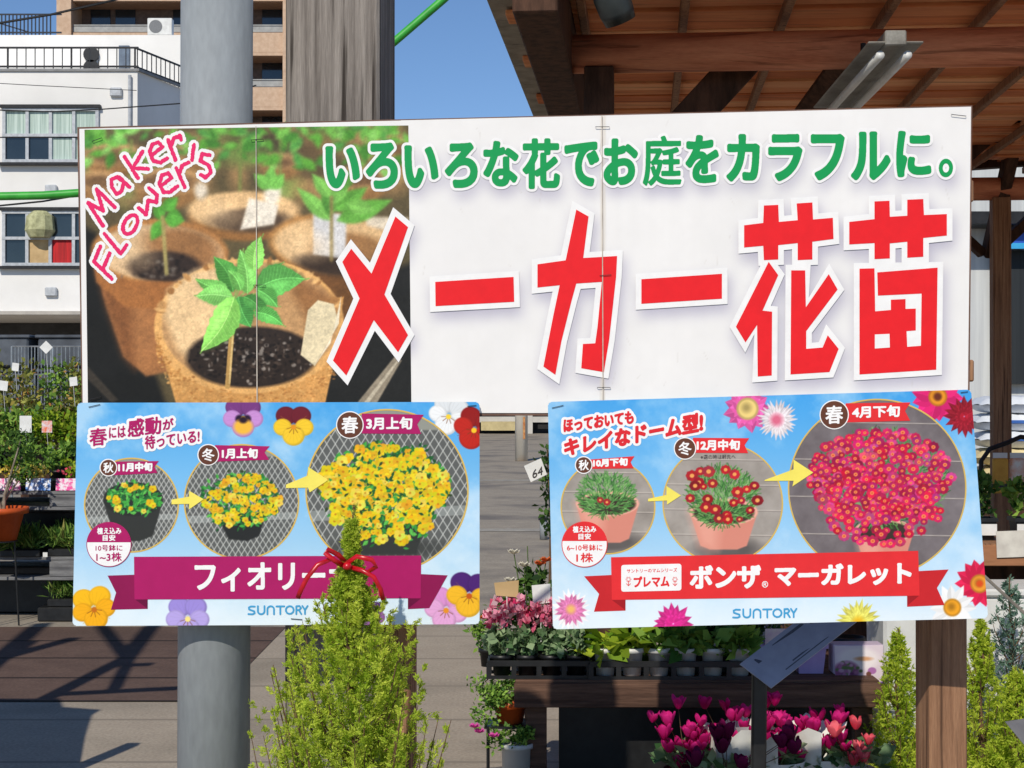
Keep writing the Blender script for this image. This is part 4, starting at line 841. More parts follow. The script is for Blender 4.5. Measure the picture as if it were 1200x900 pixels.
# ------------------------------------------------------------ pergola roof over the plant tables
PY = R(4.8); PO = Vector((-.12, 5.6, 0)); AX = Vector((math.sin(PY), math.cos(PY), 0)); BX = Vector((math.cos(PY), -math.sin(PY), 0)); PM = Matrix((BX, AX, Vector((0, 0, 1)))).transposed()
def pg(r, d, z): return PO + BX * r + AX * d + Vector((0, 0, z))
t = thing('pergola', pg(1.8, 1.5, 0), 'brown timber pergola with red cedar slat roof rising behind the right of the sign', 'pergola')
m = MB()
for i in range(31):
    d = -.55 + i * .172
    for q in range(2): m.box(pg(1.41 + q * 2.52 + .1 * math.sin(i * 5 + q), d, 2.96 + .007 * (i % 2) + .004 * math.sin(i * 1.7 + q)), (2.5, .156, .022), PM @ Matrix.Rotation(R(.6 * math.sin(i * 2.3)), 3, 'X'), (i * 7 + q * 5) % 3, .003)
MB().box(pg(2.7, 2.0, 2.995), (5.05, 5.3, .012), PM).build('gap_shade_sheet', pm('dark_gap_sheet', (60, 54, 50), (44, 40, 38), 6), t)  # added dark sheet: makes the slat gaps read dark and stops sun streaks
m.build('slat_roof', [wood_slat, wood_slat2, wood_slat3], t)
for i in range(14): MB().box(pg(.36 + i * .375, 2.0, 2.92), (.032, 5.3, .04), PM, 0, .004).build('rafter', wood_brown, t)
MB().box(pg(.25, 2.0, 2.81), (.14, 5.4, .25), PM, 0, .006).build('edge_beam', wood_dark, t)
ms = MB()
for i in range(12): ms.box(pg(.06, -.45 + i * .43, 2.985), (.12, .42, .014), PM, 0, .002)
ms.build('eave_shingles', pm('grey_shingles', (168, 162, 148), (136, 130, 118), 12, rough=.85), t)
for d in (.33, 4.4): MB().tube([pg(.3, d, 2.775), pg(5.1, d, 2.775)], .072, 20).build('round_beam', wood_log, t, True)
for r, d in ((.42, .33), (5.0, .33), (.42, 4.4), (2.78, 4.4), (5.0, 4.4)): MB().box(pg(r, d, 1.36), (.11, .11, 2.72), PM, 0, .005).build('post', wood_brown if r == 2.78 else wood_dark, t)
def brace(a, b, wd=.1, ht=.045): return MB().beam(a, b, wd, ht, 0, (0, 1, 0)).build('brace', wood_dark, t)
brace(at(876, 66, 6.0), at(668, 292, 6.0), .135, .045); brace(at(1002, 60, 6.5), at(905, 190, 7.6), .12, .05)
brace(at(1225, 105, 9.2), at(1110, 205, 9.2), .06, .11); brace(at(1192, 150, 9.6), at(1158, 300, 9.9), .07, .12); brace(at(1230, 235, 9.7), at(1160, 300, 9.9), .06, .1); brace(at(1100, 250, 9.9), at(1152, 298, 9.9), .05, .09)
MB().beam(at(1090, 192, 9.95), at(1290, 178, 9.8), .1, .11).build('cross_beam', wood_dark, t)
# strip light and lamp shade under the roof
a, b = at(1050, 62, 5.15), at(980, 136, 6.25); ax = (b - a).normalized(); sd_ = ax.cross(Vector((0, 0, 1))).normalized()
t = thing('strip_light', (a + b) / 2, 'unlit white strip light fitting with two tubes under the slat roof', 'light fitting')
galv = pm('aged_white_enamel', (150, 148, 140), (112, 108, 100), 9, rough=.5, fine=.3)
MB().beam(a + Vector((0, 0, .05)), b + Vector((0, 0, .05)), .07, .05, 0).build('housing', galv, t)
for s in (-1, 1):
    MB().beam(a + sd_ * .062 * s + Vector((0, 0, .035)), b + sd_ * .062 * s + Vector((0, 0, .035)), .058, .008, 0).build('reflector', galv, t)
    MB().tube([a + sd_ * .045 * s + ax * .03, b + sd_ * .045 * s - ax * .03], .0145, 10).build('tube', plast_white, t, True)
MB().tube([(a + b) / 2 + Vector((0, 0, .07)), (a + b) / 2 + Vector((0, 0, .16))], .01, 6).build('hanger', metal_dark, t)
p = at(716, -4, 5.0); t = thing('pendant_lamp', p, 'dark metal lamp shade hanging at the top edge under the pergola roof', 'lamp')
ls = MB().lathe([(.018, .1), (.03, .085), (.052, .05), (.058, .0), (.056, -.05), (.05, -.085), (.046, -.05), (.05, .0)], (0, 0, 0), 24)
Mx = Matrix.Rotation(R(-24), 3, 'Y') @ Matrix.Rotation(R(20), 3, 'X'); ls.v = [tuple(Mx @ Vector(v) + p) for v in ls.v]; ls.build('shade', pm('dark_green_enamel', (60, 66, 66), (44, 48, 48), 8, rough=.4), t, True)
MB().tube([p + Vector((-.02, 0, .09)), p + Vector((-.04, 0, .3))], .006, 6).build('cable', metal_dark, t)

# ------------------------------------------------------------ buildings behind
def gx(u, Y): return (u - 600) / F * Y
def zz(v, Y): return at(600, v, Y).z
white_wall = pm('white_render', (244, 242, 238), (228, 226, 222), .5, rough=.85, detail=10, spec=.2, c3=(222, 220, 214))
glass = pm('dark_window_glass', (44, 54, 60), (30, 38, 44), .6, rough=.08, spec=.8)
curtain = pm('pale_green_curtain', (206, 222, 212), (150, 172, 162), 3, (9, 1, .15), .8)
alu = pm('aluminium_frame', (196, 200, 204), (170, 174, 178), 8, rough=.45)
B = 45.0; BR = B * 23.6 / 22; cx_, sx_ = gx(160.5, B), gx(226, BR)
zb, zt = zz(369, B), zz(83.5, B)
t = thing('white_building', (cx_ - 6, B, 0), 'white rendered two storey building with wide windows and roof railing behind the pole', 'building')
foot = [(-34, B), (cx_, B), (sx_, BR), (sx_ + 1.2, BR + 9), (-34, BR + 9)]
def prism(pts, z0, z1):
    n = len(pts); return MB().add([(x, y, z0) for x, y in pts] + [(x, y, z1) for x, y in pts], [tuple(range(n))[::-1], tuple(range(n, 2 * n))] + [(i, (i+1) % n, n + (i+1) % n, n + i) for i in range(n)])
wall = prism(foot, zb, zt).build('wall', white_wall, t)
prism([(-34, B - .06), (cx_ + .06, B - .06), (sx_ + .06, BR - .1), (sx_ + .06, BR), (cx_ - .02, B + .04), (-34, B + .04)], zt, zt + .07).build('parapet_cap', pm('grey_coping', (150, 150, 150), (128, 128, 128), 6), t)
prism([(-33, B + 5), (cx_ - .3, B + 5), (cx_ + .6, B + 11), (-33, B + 11)], 0, zb - .01).build('ground_floor', pm('recess_shade', (70, 70, 72), (50, 50, 52), 2), t)  # shade of the open ground floor put into this block's dark colour
for x in (-33, -24, cx_ - .25): MB().box((x, B + .3, zb / 2), (.4, .4, zb), None).build('column', white_wall, t)
MB().box(((-34 + cx_) / 2, B - .1, zb + .05), (cx_ + 34, .2, .1)).build('eave_trim', pm('eave_grey', (188, 182, 172), (170, 164, 156), 3), t)
def window(u0, u1, v0, v1, fills):
    x0, x1, z1, z0 = gx(u0, B), gx(u1, B), zz(v0, B), zz(v1, B); n = len(fills[0]); wv = (x1 - x0) / n; fr = MB(); zm = (z0 + z1) / 2
    wn = bpy.data.objects.new('window', None); COL.objects.link(wn); wn.parent = t; wn.location = Vector(((x0 + x1) / 2, B, z0)) - t.location
    for x in [x0 + i * wv for i in range(n + 1)]: fr.box((x, B - .05, (z0 + z1) / 2), (.09, .1, z1 - z0))
    for z in (z0, zm, z1): fr.box(((x0 + x1) / 2, B - .055, z), (x1 - x0 + .09, .11, .085))
    fr.build('frame', alu, wn)
    MB().box(((x0 + x1) / 2, B - .1, z0 - .09), (x1 - x0 + .3, .22, .07)).build('sill', metal_dark, wn)
    MB().box(((x0 + x1) / 2, B - .08, z1 + .09), (x1 - x0 + .2, .16, .09)).build('hood', metal_dark, wn)
    for r_, (za, zc) in enumerate(((zm, z1), (z0, zm))):
        for i, mm in enumerate(fills[r_]): MB().box((x0 + (i + .5) * wv, B - .012, (za + zc) / 2), (wv - .09, .02, zc - za - .085)).build('pane', mm, wn)
    return wn
window(5, 114, 129, 189, [[curtain] * 4, [glass, glass, curtain, curtain]])
red_cloth = pm('red_drape', (206, 30, 34), (150, 18, 22), 3, (6, 1, .3)); carton = pm('cardboard', (206, 176, 128), (176, 146, 100), 3)
wn = window(5, 114, 249, 310, [[glass] * 4, [glass, carton, red_cloth, glass]])
MB().lathe([(.3, 0), (.42, .2), (.38, .6), (.2, .75)], (gx(46, B - .2), B - .14, zz(279, B)), 10).build('bundle', pm('cream_bundle', (196, 196, 150), (150, 150, 110), 6), wn)
window(-150, -40, 129, 189, [[curtain] * 4, [glass] * 4]); window(-150, -40, 249, 310, [[glass] * 4, [glass] * 4])
m = MB(); zr = zz(54, B) - .02
for i in range(90):
    x = cx_ - .1 - i * .26
    m.box((x, B + .12, (zt + zr) / 2), (.05 if i % 7 == 0 else .022, .03, zr - zt), None)
for z in (zr, zt + .16): m.box(((-33 + cx_) / 2, B + .12, z), (cx_ + 33, .05, .05), None)
for i in range(12):
    k = (i + .5) / 12; m.box((cx_ + (sx_ - cx_) * k - .1, B + .12 + (BR - B - .2) * k, (zt + zr) / 2), (.025, .025, zr - zt), None)
for z in (zr, zt + .16): m.beam((cx_ - .1, B + .12, z), (sx_ - .1, BR - .1, z), .05, .05)
m.build('roof_railing', metal_dark, t)
P2 = 55.0; t2 = t
MB().box(((-40 + gx(222, P2)) / 2, P2 + 3, (zt + zz(41, P2)) / 2), (gx(222, P2) + 40, 6, zz(41, P2) - zt), None).build('penthouse', white_wall, t)
for u, v0, v1 in ((104, 55, 68), (104, 71, 83)):
    p = at(u, (v0 + v1) / 2, P2 - .4); MB().tube([(p.x, P2 - .12, p.z), (p.x, P2 - .02, p.z)], .27, 18).build('fan_unit', plast_black, t)
p0, p1 = at(140, 54, P2), at(152, 83, P2); MB().box(((p0.x + p1.x) / 2, P2 - .05, (p0.z + p1.z) / 2), (p1.x - p0.x, .1, p0.z - p1.z)).build('roof_door', pm('blue_grey_door', (108, 122, 138), (92, 104, 120), 4), t)
m = MB(); zc = zz(41, P2)
for i in range(14): p = at(2 + i * 4.4, 26, P2 + .5); m.box((p.x, P2 + .5, zc + .42), (.04, .04, .86))
for z in (zc + .84, zc + .2): m.box((gx(20, P2), P2 + .5, z), (gx(63, P2) - gx(-30, P2), .05, .05))
m.beam(at(-5, 26, P2 + .5), at(35, 38, P2 + .5), .04, .04); m.build('upper_railing', pm('dark_blue_railing', (44, 50, 62), (34, 40, 50), 5), t)
m = MB()
for i in range(6): p = at(36 + 14 * 0, 84 - i * 8, P2 - .3); m.box((gx(42, P2), P2 - .25, zt + .3 + i * .26), (.36, .03, .03))
for u in (36, 48): m.box((gx(u, P2), P2 - .25, zt + .8), (.03, .03, 1.7))
m.build('roof_ladder', alu, t)
for u, v0, v1 in ((152, 88, 369), (124, 190, 369)): q0, q1 = at(u, v0, B - .08), at(u, v1, B - .08); MB().tube([(q0.x, B - .08, q0.z), (q0.x, B - .08, q1.z)], .05, 8).build('downpipe', alu if u > 130 else white_wall, t)
for u, v in ((136, 214), (136, 108), (130, 330), (60, 222), (60, 342)): q0 = at(u, v, B - .05); MB().box((q0.x, B - .06, q0.z), (.34, .12, .26), None, 0, .03).build('wall_vent', alu, t)
# outdoor unit on the ledge
p = at(184.5, 40, P2 - .2); t = thing('air_conditioner', (p.x, P2 + .3, zc), 'white outdoor air conditioner unit with round fan on the white roof ledge', 'air conditioner')
MB().box((p.x, P2 + .3, zc + .33), (.86, .32, .6), None, 0, .02).build('casing', plast_white, t)
MB().tube([(p.x - .14, P2 + .13, zc + .33), (p.x - .14, P2 + .15, zc + .33)], .23, 24).build('fan_grille', pm('grey_grille', (130, 132, 134), (100, 102, 104), 90), t)
for s in (-1, 1): MB().box((p.x + .3 * s, P2 + .3, zc + .015), (.06, .3, .03)).build('foot', metal_dark, t)
# tan apartment block
A = 86.0; t = thing('apartment_block', (gx(200, A), A, 0), 'tall tan tiled apartment block with recessed balconies behind the white building', 'building')
tan = pm('tan_tile', (210, 180, 152), (194, 162, 134), 4, rough=.7); brown = pm('brown_tile', (128, 106, 94), (104, 86, 76), 4, rough=.7)
x0, x1 = gx(67, A), gx(342, A); ztop = zz(-160, A)
MB().box(((x0 + x1) / 2, A + 8, ztop / 2), (x1 - x0, 12, ztop)).build('wall', brown, t)
for u in (75, 340): MB().box((gx(u, A), A + .9, ztop / 2), (gx(84, A) - gx(67, A), 2.2, ztop)).build('wing_wall', tan, t)
for k in range(8):
    v = 125 - 64 * k if k < 5 else 125 + 64 * (k - 4)
    z0, z1 = zz(v, A), zz(v - 23, A); xa, xb = gx(84, A), gx(331, A)
    MB().box(((xa + xb) / 2, A + .12, (z0 + z1) / 2), (xb - xa, .2, z1 - z0)).build('balcony_front', tan, t)
    MB().box(((xa + xb) / 2, A + 1.0, z0 - .1), (xb - xa, 1.98, .18)).build('balcony_slab', tan, t)
    m = MB(); m.box(((xa + xb) / 2, A + .12, z1 + .42), (xb - xa, .06, .06)); m.box(((xa + xb) / 2, A + .12, z1 + .2), (xb - xa, .03, .3)); m.build('balcony_rail', pm('frosted_rail', (172, 172, 168), (150, 150, 148), 3), t)
    for u in (106, 136, 205, 312): MB().box((gx(u, A), A + 1.97, z1 + 1.0), (1.1, .06, 1.5)).build('balcony_door', glass, t)
# overhead cables
wire = pm('black_cable', (26, 26, 28), (18, 18, 20), 9, rough=.6)
for n, P, r_, lab in (('a', [(-60, 42, 14), (0, 27, 14), (60, 17, 14), (130, 1, 14), (200, -18, 15)], .022, 'thick black overhead cable crossing the top left corner'), ('b', [(-40, 131, 17), (0, 129, 17), (60, 131, 17), (120, 128, 17), (215, 121, 17), (300, 100, 18)], .014, 'black overhead cable running across the upper window of the white building'),
                   ('c', [(-40, 160, 15), (0, 161, 15), (90, 161, 15), (160, 158, 16)], .012, 'thin black cable across the middle of the upper window'), ('d', [(-40, 243, 15), (0, 241, 15), (50, 236, 15), (110, 226, 16)], .018, 'black cable sagging just under the green cord'), ('e', [(-30, 96, 15), (40, 100, 15), (160, 106, 16)], .007, 'very thin wire along the wall below the roof railing')):
    tag(MB().tube([at(q[0], q[1], q[2] * 2.05) for q in P], r_, 6).build('overhead_cable', wire), lab, 'cable')

# car park beyond
K = 61.0; t = thing('parking_garage', (0, K, 0), 'low white parking garage with dark open bays at the far end of the car park', 'building')
gw = pm('garage_white', (214, 210, 202), (188, 184, 176), 1.2); dk = pm('bay_shade', (40, 40, 42), (26, 26, 28), 1)
MB().box((1, K + 5, 1.45), (30, 8, 2.9)).build('wall', dk, t)  # solid dark block: shade inside the open bays is painted in
for i in range(14): MB().box((-13 + i * 2.2 + .35, K + .5, 1.4), (.5, .5, 2.8)).build('column', gw, t)
for z, h in ((.55, .22), (1.05, .16), (2.7, .5)): MB().box((1, K + .35, z), (30, .16, h)).build('barrier_band', gw, t)
MB().box((-.5, K + .2, .3), (1.4, .1, .35)).build('yellow_board', pm('faded_yellow', (206, 190, 140), (180, 164, 120), 3), t)
p = gnd(611, 540); t = thing('concrete_pillar', p, 'pale round concrete pillar with rust streaks standing in the car park', 'pillar')
MB().tube([(p.x, p.y, 0), (p.x, p.y, 3.4)], .145, 24).build('shaft', pm('pillar_paint', (226, 220, 206), (206, 198, 182), 2, (2, 2, .6), c3=(196, 150, 92)), t, True)
MB().box((p.x + .06, p.y - .142, .75), (.05, .01, .5)).build('rust_streak', pm('rust', (176, 104, 52), (206, 160, 104), 9), t)
p = gnd(637, 632); t = thing('short_bollard', p, 'short grey bollard on the asphalt beside the right poster', 'bollard')
MB().tube([p, (p.x, p.y, .22)], .04, 14).build('shaft', steel_grey, t, True); MB().lathe([(.055, 0), (.055, .02), (.04, .03)], (p.x, p.y, .2), 14).build('cap', metal_dark, t)

# ------------------------------------------------------------ unseen arch and board added left of frame, shaped to cast the ground shadows
def src(u, v):
    g = gnd(u, v); h = (g.y - 5.5) * .86; return Vector((g.x - .287 * (g.y - 5.5), 5.5, h))
t = thing('shadow_arch', (-3.4, 5.5, 0), 'added unseen timber arch, its forked braces shaped to cast the path shadows', 'arch')
def br(name, a, b, wd=.07): return MB().beam(src(*a), src(*b), wd, .06, 0, (0, 1, 0)).build(name, wood_brown, t)
br('brace', (46, 824), (152, 770), .09); br('brace', (150, 771), (182, 730), .1); br('brace', (152, 774), (116, 728), .07); br('brace', (135, 808), (155, 768), .06); br('brace', (150, 780), (180, 779), .055); br('brace', (-20, 790), (50, 730), .11); br('brace', (10, 772), (40, 752), .06)
br('rail', (70, 814), (212, 807), .06)
for u in (-120,): q = src(u, 806); MB().beam((q.x, 5.53, 0), (q.x, 5.53, 3.6), .09, .09).build('post', wood_brown, t)
t = thing('shadow_board', (-3.3, 5.5, 0), 'added unseen board, its clipped corner shaped to cast the ground shadow', 'board')
a = [Vector((q.x, 5.45, q.z)) for q in (src(-160, 817), src(75, 817), src(78, 826), src(122, 829), src(112, 835), src(104, 860), src(96, 906), src(-160, 906))]; b_ = [Vector((v.x, 5.43, v.z)) for v in a]; n = len(a)
MB().add(a + b_, [tuple(range(n))[::-1], tuple(range(n, 2 * n))] + [(i, (i+1) % n, n + (i+1) % n, n + i) for i in range(n)]).build('panel', plast_white, t)
for x in (a[-1].x + .3, a[-2].x - .1): MB().beam((x, 5.4, 0), (x, 5.4, 1.2), .06, .06).build('leg', wood_brown, t)
#__SECTION4__
# ------------------------------------------------------------ plant pots and plants
lf_dark = leafm('leaf_dark', (36, 62, 32), (104, 142, 64)); lf_mid = leafm('leaf_mid', (60, 104, 42), (160, 196, 86)); lf_lime = leafm('leaf_lime', (96, 140, 34), (190, 206, 64), trans=.35)
lf_gold = leafm('goldcrest', (146, 182, 40), (236, 244, 104), trans=.5); lf_blue = leafm('juniper', (62, 96, 84), (142, 172, 150), trans=.2); lf_lime2 = leafm('golden_cypress', (146, 182, 38), (234, 242, 96), trans=.5)
lf_rose = leafm('rose_leaf', (74, 84, 40), (176, 176, 88), c3=(208, 124, 70)); lf_yel = leafm('yellow_leaf', (160, 150, 40), (236, 214, 70), c3=(240, 236, 190)); grass_m = leafm('grass_blade', (56, 98, 42), (146, 180, 86), c3=(166, 160, 92))
lf_grey = leafm('cyclamen_leaf', (66, 104, 60), (166, 188, 142))
mag_p = leafm('magenta_petal', (182, 10, 92), (240, 52, 152), .55, .35); pink_p = leafm('pink_white_petal', (206, 44, 96), (246, 176, 196), c3=(250, 232, 232)); coral_p = leafm('coral_petal', (236, 70, 92), (250, 130, 140)); purple_p = leafm('deep_purple_petal', (70, 6, 44), (120, 14, 74), .6, .15)
white_p = leafm('white_petal', (232, 226, 206), (250, 246, 236)); orange_p = leafm('orange_petal', (226, 116, 60), (246, 172, 116)); lil_p = leafm('lilac_petal', (226, 90, 176), (244, 140, 204)); palepink_p = leafm('palepink_petal', (206, 170, 178), (236, 214, 216)); yel_p = leafm('yellow_petal', (236, 200, 60), (250, 232, 130))
lav_pot = pm('lavender_pot', (178, 156, 206), (160, 138, 190), 8, rough=.5); red_pot = pm('wine_red_pot', (104, 14, 54), (84, 10, 44), 8, rough=.45)
def pot_mb(c, r, h, r0=None, sq=False, rim=.012):
    r0 = r0 or r * .74; n = 4 if sq else 24; k = 1.414 if sq else 1
    return MB().lathe([(r0 * k, 0), ((r - .004) * k, h - rim * 1.4), (r * 1.06 * k, h - rim * 1.4), (r * 1.06 * k, h), (r * .97 * k, h), (r * .93 * k, h - .012), (.003, h - .014)], c, n)
def rose_head(mb, c, r, mi=0):
    c = Vector(c)
    for l in range(3):
        n = 6 - l; rr = r * (1 - .28 * l)
        for k in range(n):
            a = 6.283 * (k + .5 * l) / n; d = Vector((math.cos(a), math.sin(a), 0)); s = Vector((-d.y, d.x, 0)); up = Vector((0, 0, 1)); b0 = c - up * r * .3
            mb.add([b0, b0 + d * rr * .7 + s * rr * .5 + up * rr * .3, b0 + d * rr * .95 + up * rr * (.7 + .35 * l), b0 + d * rr * .7 - s * rr * .5 + up * rr * .3], [(0, 1, 2, 3)], mi)
def cyc_flower(root, top, s, m, parent, seed=0):
    """one cyclamen bloom: five petals swept upward and twisted above a nodding tube, on its own stem"""
    r2 = np.random.default_rng(seed); root, top = Vector(root), Vector(top); mb = MB()
    mid = (root + top) / 2 + Vector((r2.uniform(-.01, .01), r2.uniform(-.01, .01), .01)); mb.tube([root, mid, top + Vector((0, 0, .004)), top + Vector((0, -.004, -.003))], [.0016, .0014, .0012, .001], 5, 1); off = r2.uniform(0, 6)
    for k in range(5):
        a = off + 1.2566 * k + r2.uniform(-.2, .2); d = Vector((math.cos(a), math.sin(a), 0)); q = Vector((-d.y, d.x, 0)); h = s * r2.uniform(.85, 1.15); op = r2.uniform(.15, .75); tw = r2.uniform(-.5, .6); row = []
        for i, (z, o, w_) in enumerate(((-.12, .2, .18), (.08, .46, .42), (.34, .62, .66), (.66, .62 + op * .6, .62), (.84, .6 + op * .9, .4), (.93, .58 + op, .1))):
            c = top + Vector((0, 0, z * h)) + d * o * s * .55 + q * tw * z * s * .5; ww = w_ * s * .5; row += [c + q * ww + d * -.03 * s, c + d * .07 * s, c - q * ww + d * -.03 * s]
        mb.add(row, [(i * 3 + j, i * 3 + j + 1, i * 3 + j + 4, i * 3 + j + 3) for i in range(5) for j in (0, 1)], 0)
    o = mb.build('flower', [m, stem_brown], parent, True); n = len(o.data.vertices)
    at_ = o.data.attributes.new('rnd', 'FLOAT', 'POINT'); at_.data.foreach_set('value', np.clip(((lambda z_: (z_ - z_[40 if n > 60 else 0:].min()) / max(float(np.ptp(z_[40 if n > 60 else 0:])), 1e-6))(np.array([v.co.z for v in o.data.vertices]))) * .75 + r2.uniform(-.25, .3) + r2.uniform(-.22, .22, n), 0, 1).astype(np.float32)); return o

# display table
TY, TZ = 5.65, .480; tx0, tx1 = at(604, 800, TY).x, at(1031, 800, TY).x
t = thing('display_table', ((tx0 + tx1) / 2, TY + .3, 0), 'low dark timber display table lit at its left end, crowded with potted flowers', 'table')
for i in range(5): MB().box(((tx0 + tx1) / 2, TY + .07 + i * .132, TZ - .015), (tx1 - tx0, .128, .03), None, 0, .003).build('top_board', wood_table, t)
MB().box(((tx0 + tx1) / 2, TY - .012, TZ - .05), (tx1 - tx0 + .01, .03, .085), None, 0, .003).build('apron', wood_table, t)
MB().box(((tx0 + tx1) / 2, TY + .66, TZ - .07), (tx1 - tx0, .03, .08), None, 0, .003).build('apron', wood_table, t)
for x in (tx0 + .075, tx1 - .06):
    for y in (TY + .05, TY + .6): MB().box((x, y, (TZ - .095) / 2), (.075, .075, TZ - .097), None, 0, .003).build('leg', wood_table, t)
MB().box(((tx0 + tx1) / 2 + .04, TY + .17, .19), (tx1 - tx0 - .24, .02, .375)).build('under_table_shade', plast_black, t)  # added black panel standing in for the dark under the table
MB().box(((tx0 + tx1) / 2, TY + .3, .04), (tx1 - tx0 - .16, .1, .03), None, 0, .003).build('lower_shelf', wood_dark, t)

# carry trays on the table
def tray(x0, x1, y0, y1, z, n, label):
    t = thing('carry_tray', ((x0 + x1) / 2, (y0 + y1) / 2, z), label, 'tray'); m = MB(); h = .055
    for y in (y0, y1): m.box(((x0 + x1) / 2, y, z + h), (x1 - x0, .008, .022), None, 0, .002); m.box(((x0 + x1) / 2, y, z + .006), (x1 - x0, .008, .012))
    for x in (x0, x1): m.box((x, (y0 + y1) / 2, z + h), (.008, y1 - y0 + .008, .022), None, 0, .002)
    for i in range(n + 1):
        x = x0 + (x1 - x0) * i / n
        m.box((x, y0, z + h / 2), (.018, .007, h)); m.box((x, y1, z + h / 2), (.018, .007, h)); m.box((x, (y0 + y1) / 2, z + .004), (.012, y1 - y0, .006))
    m.build('frame', plast_black, t); return t
tray(at(573, 780, 5.7).x, at(690, 780, 5.7).x, TY + .03, TY + .14, TZ, 4, 'black plastic carry tray under the pink and white cyclamens')
WORD = ['first', 'second', 'third', 'fourth', 'fifth', 'sixth', 'seventh']
for i in range(4):
    x = at(588 + i * 29, 780, 5.73).x; CYY = TY + .085; b = Vector((x, CYY, TZ + .006))
    t = thing('potted_cyclamen', b, ('leftmost', 'second from left', 'third from left', 'rightmost')[i] + ' pink and white cyclamen in the black tray on the table', 'potted plant', 'pink and white cyclamens in the carry tray')
    pot_mb(b, .04, .075).build('pot', plast_black, t, True)
    foliage('foliage', blob((x, CYY, TZ + .125), .068, 200, (1.0, .9, .8), .1), .036, lf_grey, t, None, .8, .1)
    pts = blob((x, CYY - .015, TZ + .225 + .01 * (i % 2)), .06, 30 if i < 3 else 14, (1.05, .9, .95), .1); P = []; D = []
    for p in pts:
        for k in range(7): P.append(p + rng.normal(size=3) * .003); D.append(rng.normal(size=3) * .7 + (0, 0, .9))
    foliage('blossom', P, .026, pink_p, t, D, .75, .2)
def stake_card(name, corners, Y, m, label, cat='tag', stake=None, ty=.0012, marks=None):
    a = [at(u, v, Y) for u, v in corners]; t = thing(name, sum(a, Vector()) / 4, label, cat); n_ = (a[1] - a[0]).cross(a[3] - a[0]).normalized() * ty
    MB().add(a + [q + n_ for q in a], [(0, 1, 2, 3), (7, 6, 5, 4), (0, 4, 5, 1), (1, 5, 6, 2), (2, 6, 7, 3), (3, 7, 4, 0)]).build('card', m, t)
    if stake: MB().tube([at(*stake[0]), at(*stake[1])], .0022, 6).build('stake', plast_white if stake[0][2] > 3 else stem_brown, t)
    if marks:
        I = Ink(Y - .002)
        for t_, q in marks: I.iso(text_field(t_, *q, .2, 1.5), .12, 0, 0)
        I.build('handwriting', ink((70, 66, 66)), t)
    return t
# roses behind the tray
RY = 5.86; x = at(622, 700, RY).x; b = Vector((x, RY, TZ)); t = thing('potted_rose', b, 'bushy rose with cream and orange blooms behind the pink and white cyclamens', 'potted plant'); pot_mb(b, .06, .11).build('pot', plast_black, t, True)
foliage('foliage', bush((x, RY, TZ + .25), .16, 700, (1.0, .8, .9), 12), .036, lf_dark, t, None, .6)
sm = MB(); tops = [(602, 647, 'w'), (614, 662, 'w'), (633, 660, 'o'), (640, 656, 'o'), (598, 680, 'w')]
for u, v, k in tops: p = at(u, v, RY - .06); sm.tube([(x + .01, RY, TZ + .1), (p + Vector((x, RY, TZ))) / 2 + Vector((0, 0, .03)), p], [.003, .0025, .002], 5)
sm.tube([(x, RY, TZ + .1), at(618, 640, RY - .04)], .002, 5); sm.build('stem', stem_green, t)
for u, v, k in tops: m = MB(); rose_head(m, at(u, v, RY - .06), .026); m.build('flower', white_p if k == 'w' else orange_p, t)
x = at(643, 700, 6.25).x; b = Vector((x, 6.25, TZ)); t = thing('potted_rose', b, 'slim tall rose with dark leaves at the left edge of the red marguerite poster', 'potted plant'); pot_mb(b, .055, .1).build('pot', plast_black, t, True)
MB().tube([(x, 6.25, TZ + .09), (x + .008, 6.25, 1.0), at(641, 525, 6.25)], [.005, .004, .002], 6).build('stem', stem_brown, t)
q = rng.uniform(0, 1, 150)[:, None]; foliage('foliage', np.array((x, 6.25, .95)) * (1 - q) + np.array(at(641, 528, 6.25)) * q + rng.normal(size=(150, 3)) * (.014, .03, .01), .03, lf_dark, t, None, .6)
stake_card('price_card', [(614, 546), (634, 537), (641, 556), (622, 565)], 6.1, paper, 'white price card hanging on the slim tall rose', marks=[('64', ((624, 551, 561), (636, 546, 556)))])
stake_card('price_card', [(579, 683), (608, 680), (607, 700), (581, 698)], 5.72, carton, 'brown cardboard tag stuck among the pink and white cyclamens', stake=((594, 698, 5.722), (595, 752, 5.72)))
stake_card('price_card', [(623, 686), (645, 684), (645, 706), (625, 709)], 5.73, paper, 'white price tag stuck in front of the orange rose', stake=((634, 707, 5.732), (634, 752, 5.72)))
b = Vector((at(572, 780, 5.95).x, 5.95, TZ)); t = thing('potted_marigold', b, 'small leafy plant with orange bud left behind the pink and white cyclamens', 'potted plant')
pot_mb(b, .035, .07).build('pot', plast_black, t, True); foliage('foliage', bush(b + Vector((0, 0, .14)), 0.1, 260, (.9, .8, 1.1)), .025, lf_mid, t); m = MB(); rose_head(m, at(567, 724, 5.88), .02); m.build('flower', orange_p, t)

